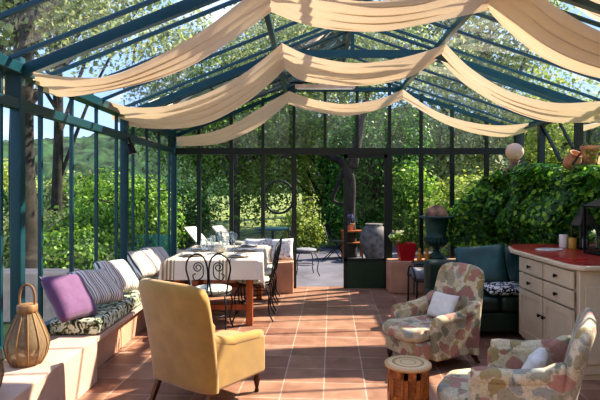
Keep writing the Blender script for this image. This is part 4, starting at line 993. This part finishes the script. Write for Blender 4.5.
# garden chair outside
o = dup(proto, (.10, 9.35, -.03), R(105), 'dark metal garden chair standing outside in the open doorway'); tag(o, None, 'chair', 'garden chairs on the terrace')
c = bpy.data.objects.new('seat_cushion', padme); COL.objects.link(c); c.data = c.data.copy(); c.data.materials[0] = M['grey']; c.location = (.10, 9.35, -.03); tag(c, 'seat pad on the garden chair outside in the doorway', 'cushion')
def folding(x, y, rz, label):
    t = empty('folding_chair', (x, y, -.03), rz, label=label, cat='chair', group='garden chairs on the terrace')
    for s in (-1, 1):
        MB().tube([(s*.2, -.22, 0), (s*.2, .1, .42), (s*.2, .24, .85)], .012, 6).link('leg', 'iron', t); MB().tube([(s*.18, .24, 0), (s*.18, -.2, .43)], .012, 6).link('leg', 'iron', t)
    m_ = MB(); [m_.box((0, -.18+k*.07, .43), (.4, .05, .012)) for k in range(6)]; m_.link('seat', 'iron', t, smooth=False)
    m_ = MB(); [m_.box((0, .17+k*.03, .6+k*.085), (.4, .012, .05)) for k in range(3)]; m_.link('backrest', 'iron', t, smooth=False)
folding(.80, 11.6, R(70), 'dark folding garden chair farther out on the terrace')
# loungers
def lounger(x, y, rz, label):
    t = empty('garden_lounger', (x, y, -.03), rz, label=label, cat='lounger', group='white loungers in the garden'); t.scale = (.7, .7, .75)
    MB().add([(-.3, -.9, .32), (.3, -.9, .32), (.3, .3, .32), (-.3, .3, .32), (-.3, -.9, .37), (.3, -.9, .37), (.3, .3, .37), (-.3, .3, .37)], [(3, 2, 1, 0), (4, 5, 6, 7), (0, 1, 5, 4), (1, 2, 6, 5), (2, 3, 7, 6), (3, 0, 4, 7)]).link('seat', 'stoneware', t, smooth=False)
    MB().add([(-.3, .3, .32), (.3, .3, .32), (.3, .9, .82), (-.3, .9, .82), (-.3, .28, .38), (.3, .28, .38), (.3, .88, .87), (-.3, .88, .87)], [(3, 2, 1, 0), (4, 5, 6, 7), (0, 1, 5, 4), (1, 2, 6, 5), (2, 3, 7, 6), (3, 0, 4, 7)]).link('backrest', 'stoneware', t, smooth=False)
    for a in (-.27, .27):
        for b in (-.8, .3): MB().tube([(a, b, 0), (a, b, .34)], .015, 6).link('leg', 'iron', t)
lounger(-2.25, 12.6, R(60), 'white garden lounger with raised back, left of the pair')
lounger(-1.62, 13.0, R(60), 'white garden lounger with raised back, right of the pair')
# tall clay jar, bench, small table
jx = (374-300)/F*11.5
MB().lathe([(.16, 0), (.27, .2), (.33, .45), (.31, .62), (.22, .74), (.18, .78), (.21, .81), (.19, .82), (.15, .78)], 28).link('clay_jar', 'stone', loc=(jx, 11.5, -.03), label='large grey clay oil jar standing outside behind the half glazed door', cat='jar')
tb2 = empty('garden_table', ((352-300)/F*11.9, 11.9, -.03), label='small brown wooden garden table beside the clay jar', cat='table')
MB().box((0, 0, .62), (.5, .4, .03)).link('table_top', 'redwood', tb2, smooth=False); MB().box((0, 0, .35), (.42, .34, .02)).link('shelf', 'redwood', tb2, smooth=False)
for a in (-.22, .22):
    for b in (-.17, .17): MB().box((a, b, .3), (.035, .035, .61)).link('leg', 'redwood', tb2, smooth=False)
tp = empty('flowering_pot', ((350-300)/F*11.9, 11.9, .605), label='potted purple flowering plant on the brown garden table', cat='plant')
MB().lathe([(.07, 0), (.10, .15), (.11, .16), (.09, .16)], 18).link('pot', 'terracotta', tp)
M['purplepetal'] = leafmat('purple_petals', [hexc('#5a4a8a'), hexc('#3c5a35'), hexc('#7d6bb0')], .3)
link('foliage', blob_leaves((0, 0, .27), (.16, .14, .13), 400, .06, 77, 14), 'purplepetal', tp, smooth=False)
# round garden table with flowers near loungers
gt = empty('round_garden_table', (-.62, 11.6, -.03), label='round green garden table near the loungers behind the dining table', cat='table')
MB().lathe([(.42, .68), (.43, .70), (.42, .715), (.0005, .716)], 28).link('table_top', 'frame', gt)
MB().tube([(0, 0, 0), (0, 0, .7)], .03, 10).link('pedestal', 'iron', gt)
MB().lathe([(.2, 0), (.2, .02), (.03, .06)], 20).link('base', 'iron', gt)
# hanging iron ring
ring = empty('hanging_ring', P(279, 197, 9.4), label='large dark metal ring ornament hanging outside behind the dining table', cat='ornament')
MB().tube([(.27*math.cos(a), 0, .30*math.sin(a)) for a in [math.pi*2*k/36 for k in range(36)]], .022, 8, closed=True).link('ring', 'iron', ring)
MB().tube([(0, 0, .3), (0, 0, 2.0)], .008, 6).link('rod', 'iron', ring)
# rock bank right
MB().grid(lambda u, v: (1.5+u*7, 19.5+2*v+.6*noise.noise(Vector((u*6, v*3, 0))), -.2+v*3.4+.5*noise.noise(Vector((u*8, v*4, 4)))), 50, 20).link('rock_bank', 'rock', kind='structure')

# ------------------------------------------------------------------ light, sky, camera
w = bpy.data.worlds.new('sky'); S.world = w; w.use_nodes = True; nt = w.node_tree
for n in list(nt.nodes): nt.nodes.remove(n)
out = nt.nodes.new('ShaderNodeOutputWorld'); bg = nt.nodes.new('ShaderNodeBackground')
tg = nt.nodes.new('ShaderNodeTexCoord'); sz = nt.nodes.new('ShaderNodeSeparateXYZ'); nt.links.new(tg.outputs['Generated'], sz.inputs[0])
sky = ramp(nt, [(0, (.34, .32, .25)), (.5, (.44, .56, .78)), (.58, (.30, .45, .80)), (.75, (.26, .40, .76)), (1, (.24, .36, .72))])
mr = nt.nodes.new('ShaderNodeMapRange'); mr.inputs[1].default_value = -1; mr.inputs[2].default_value = 1; nt.links.new(sz.outputs['Z'], mr.inputs[0]); nt.links.new(mr.outputs[0], sky.inputs['Fac'])
tc = nt.nodes.new('ShaderNodeTexCoord'); mp = nt.nodes.new('ShaderNodeMapping'); mp.inputs['Scale'].default_value = (1, 1, 2.6)
no = nt.nodes.new('ShaderNodeTexNoise'); no.inputs['Scale'].default_value = 3.2; no.inputs['Detail'].default_value = 7
nt.links.new(tc.outputs['Generated'], mp.inputs['Vector']); nt.links.new(mp.outputs['Vector'], no.inputs['Vector'])
r = ramp(nt, [(.54, (0, 0, 0)), (.78, (.6, .6, .6))]); nt.links.new(no.outputs['Fac'], r.inputs['Fac'])
mx = nt.nodes.new('ShaderNodeMixRGB'); nt.links.new(r.outputs['Color'], mx.inputs[0]); nt.links.new(sky.outputs['Color'], mx.inputs[1]); mx.inputs[2].default_value = (1.1, 1.06, 1.0, 1)
nt.links.new(mx.outputs['Color'], bg.inputs['Color']); bg.inputs['Strength'].default_value = 1.05; nt.links.new(bg.outputs['Background'], out.inputs['Surface'])
sun = bpy.data.lights.new('sun', 'SUN'); sun.energy = 6.5; sun.angle = R(.7); sun.color = (1, .90, .74)
so = bpy.data.objects.new('sun', sun); COL.objects.link(so)
sd = Vector((.98, .47, 1.0)).normalized(); so.rotation_euler = sd.to_track_quat('Z', 'Y').to_euler(); so.location = sd*20

cam = bpy.data.cameras.new('camera'); co = bpy.data.objects.new('camera', cam); COL.objects.link(co); S.camera = co
co.location = (0, 0, EYE); co.rotation_euler = (R(90), 0, 0)
cam.sensor_fit = 'HORIZONTAL'; cam.sensor_width = 36; cam.lens = 36*F/600; cam.shift_y = -(200-HOR)/600; cam.clip_start = .05; cam.clip_end = 500
S.view_settings.view_transform = 'Standard'; S.view_settings.look = 'Medium High Contrast'; S.view_settings.exposure = .9
S.cycles.max_bounces = 10; S.cycles.transparent_max_bounces = 24; S.cycles.use_denoising = True
S.cycles.sample_clamp_indirect = 6
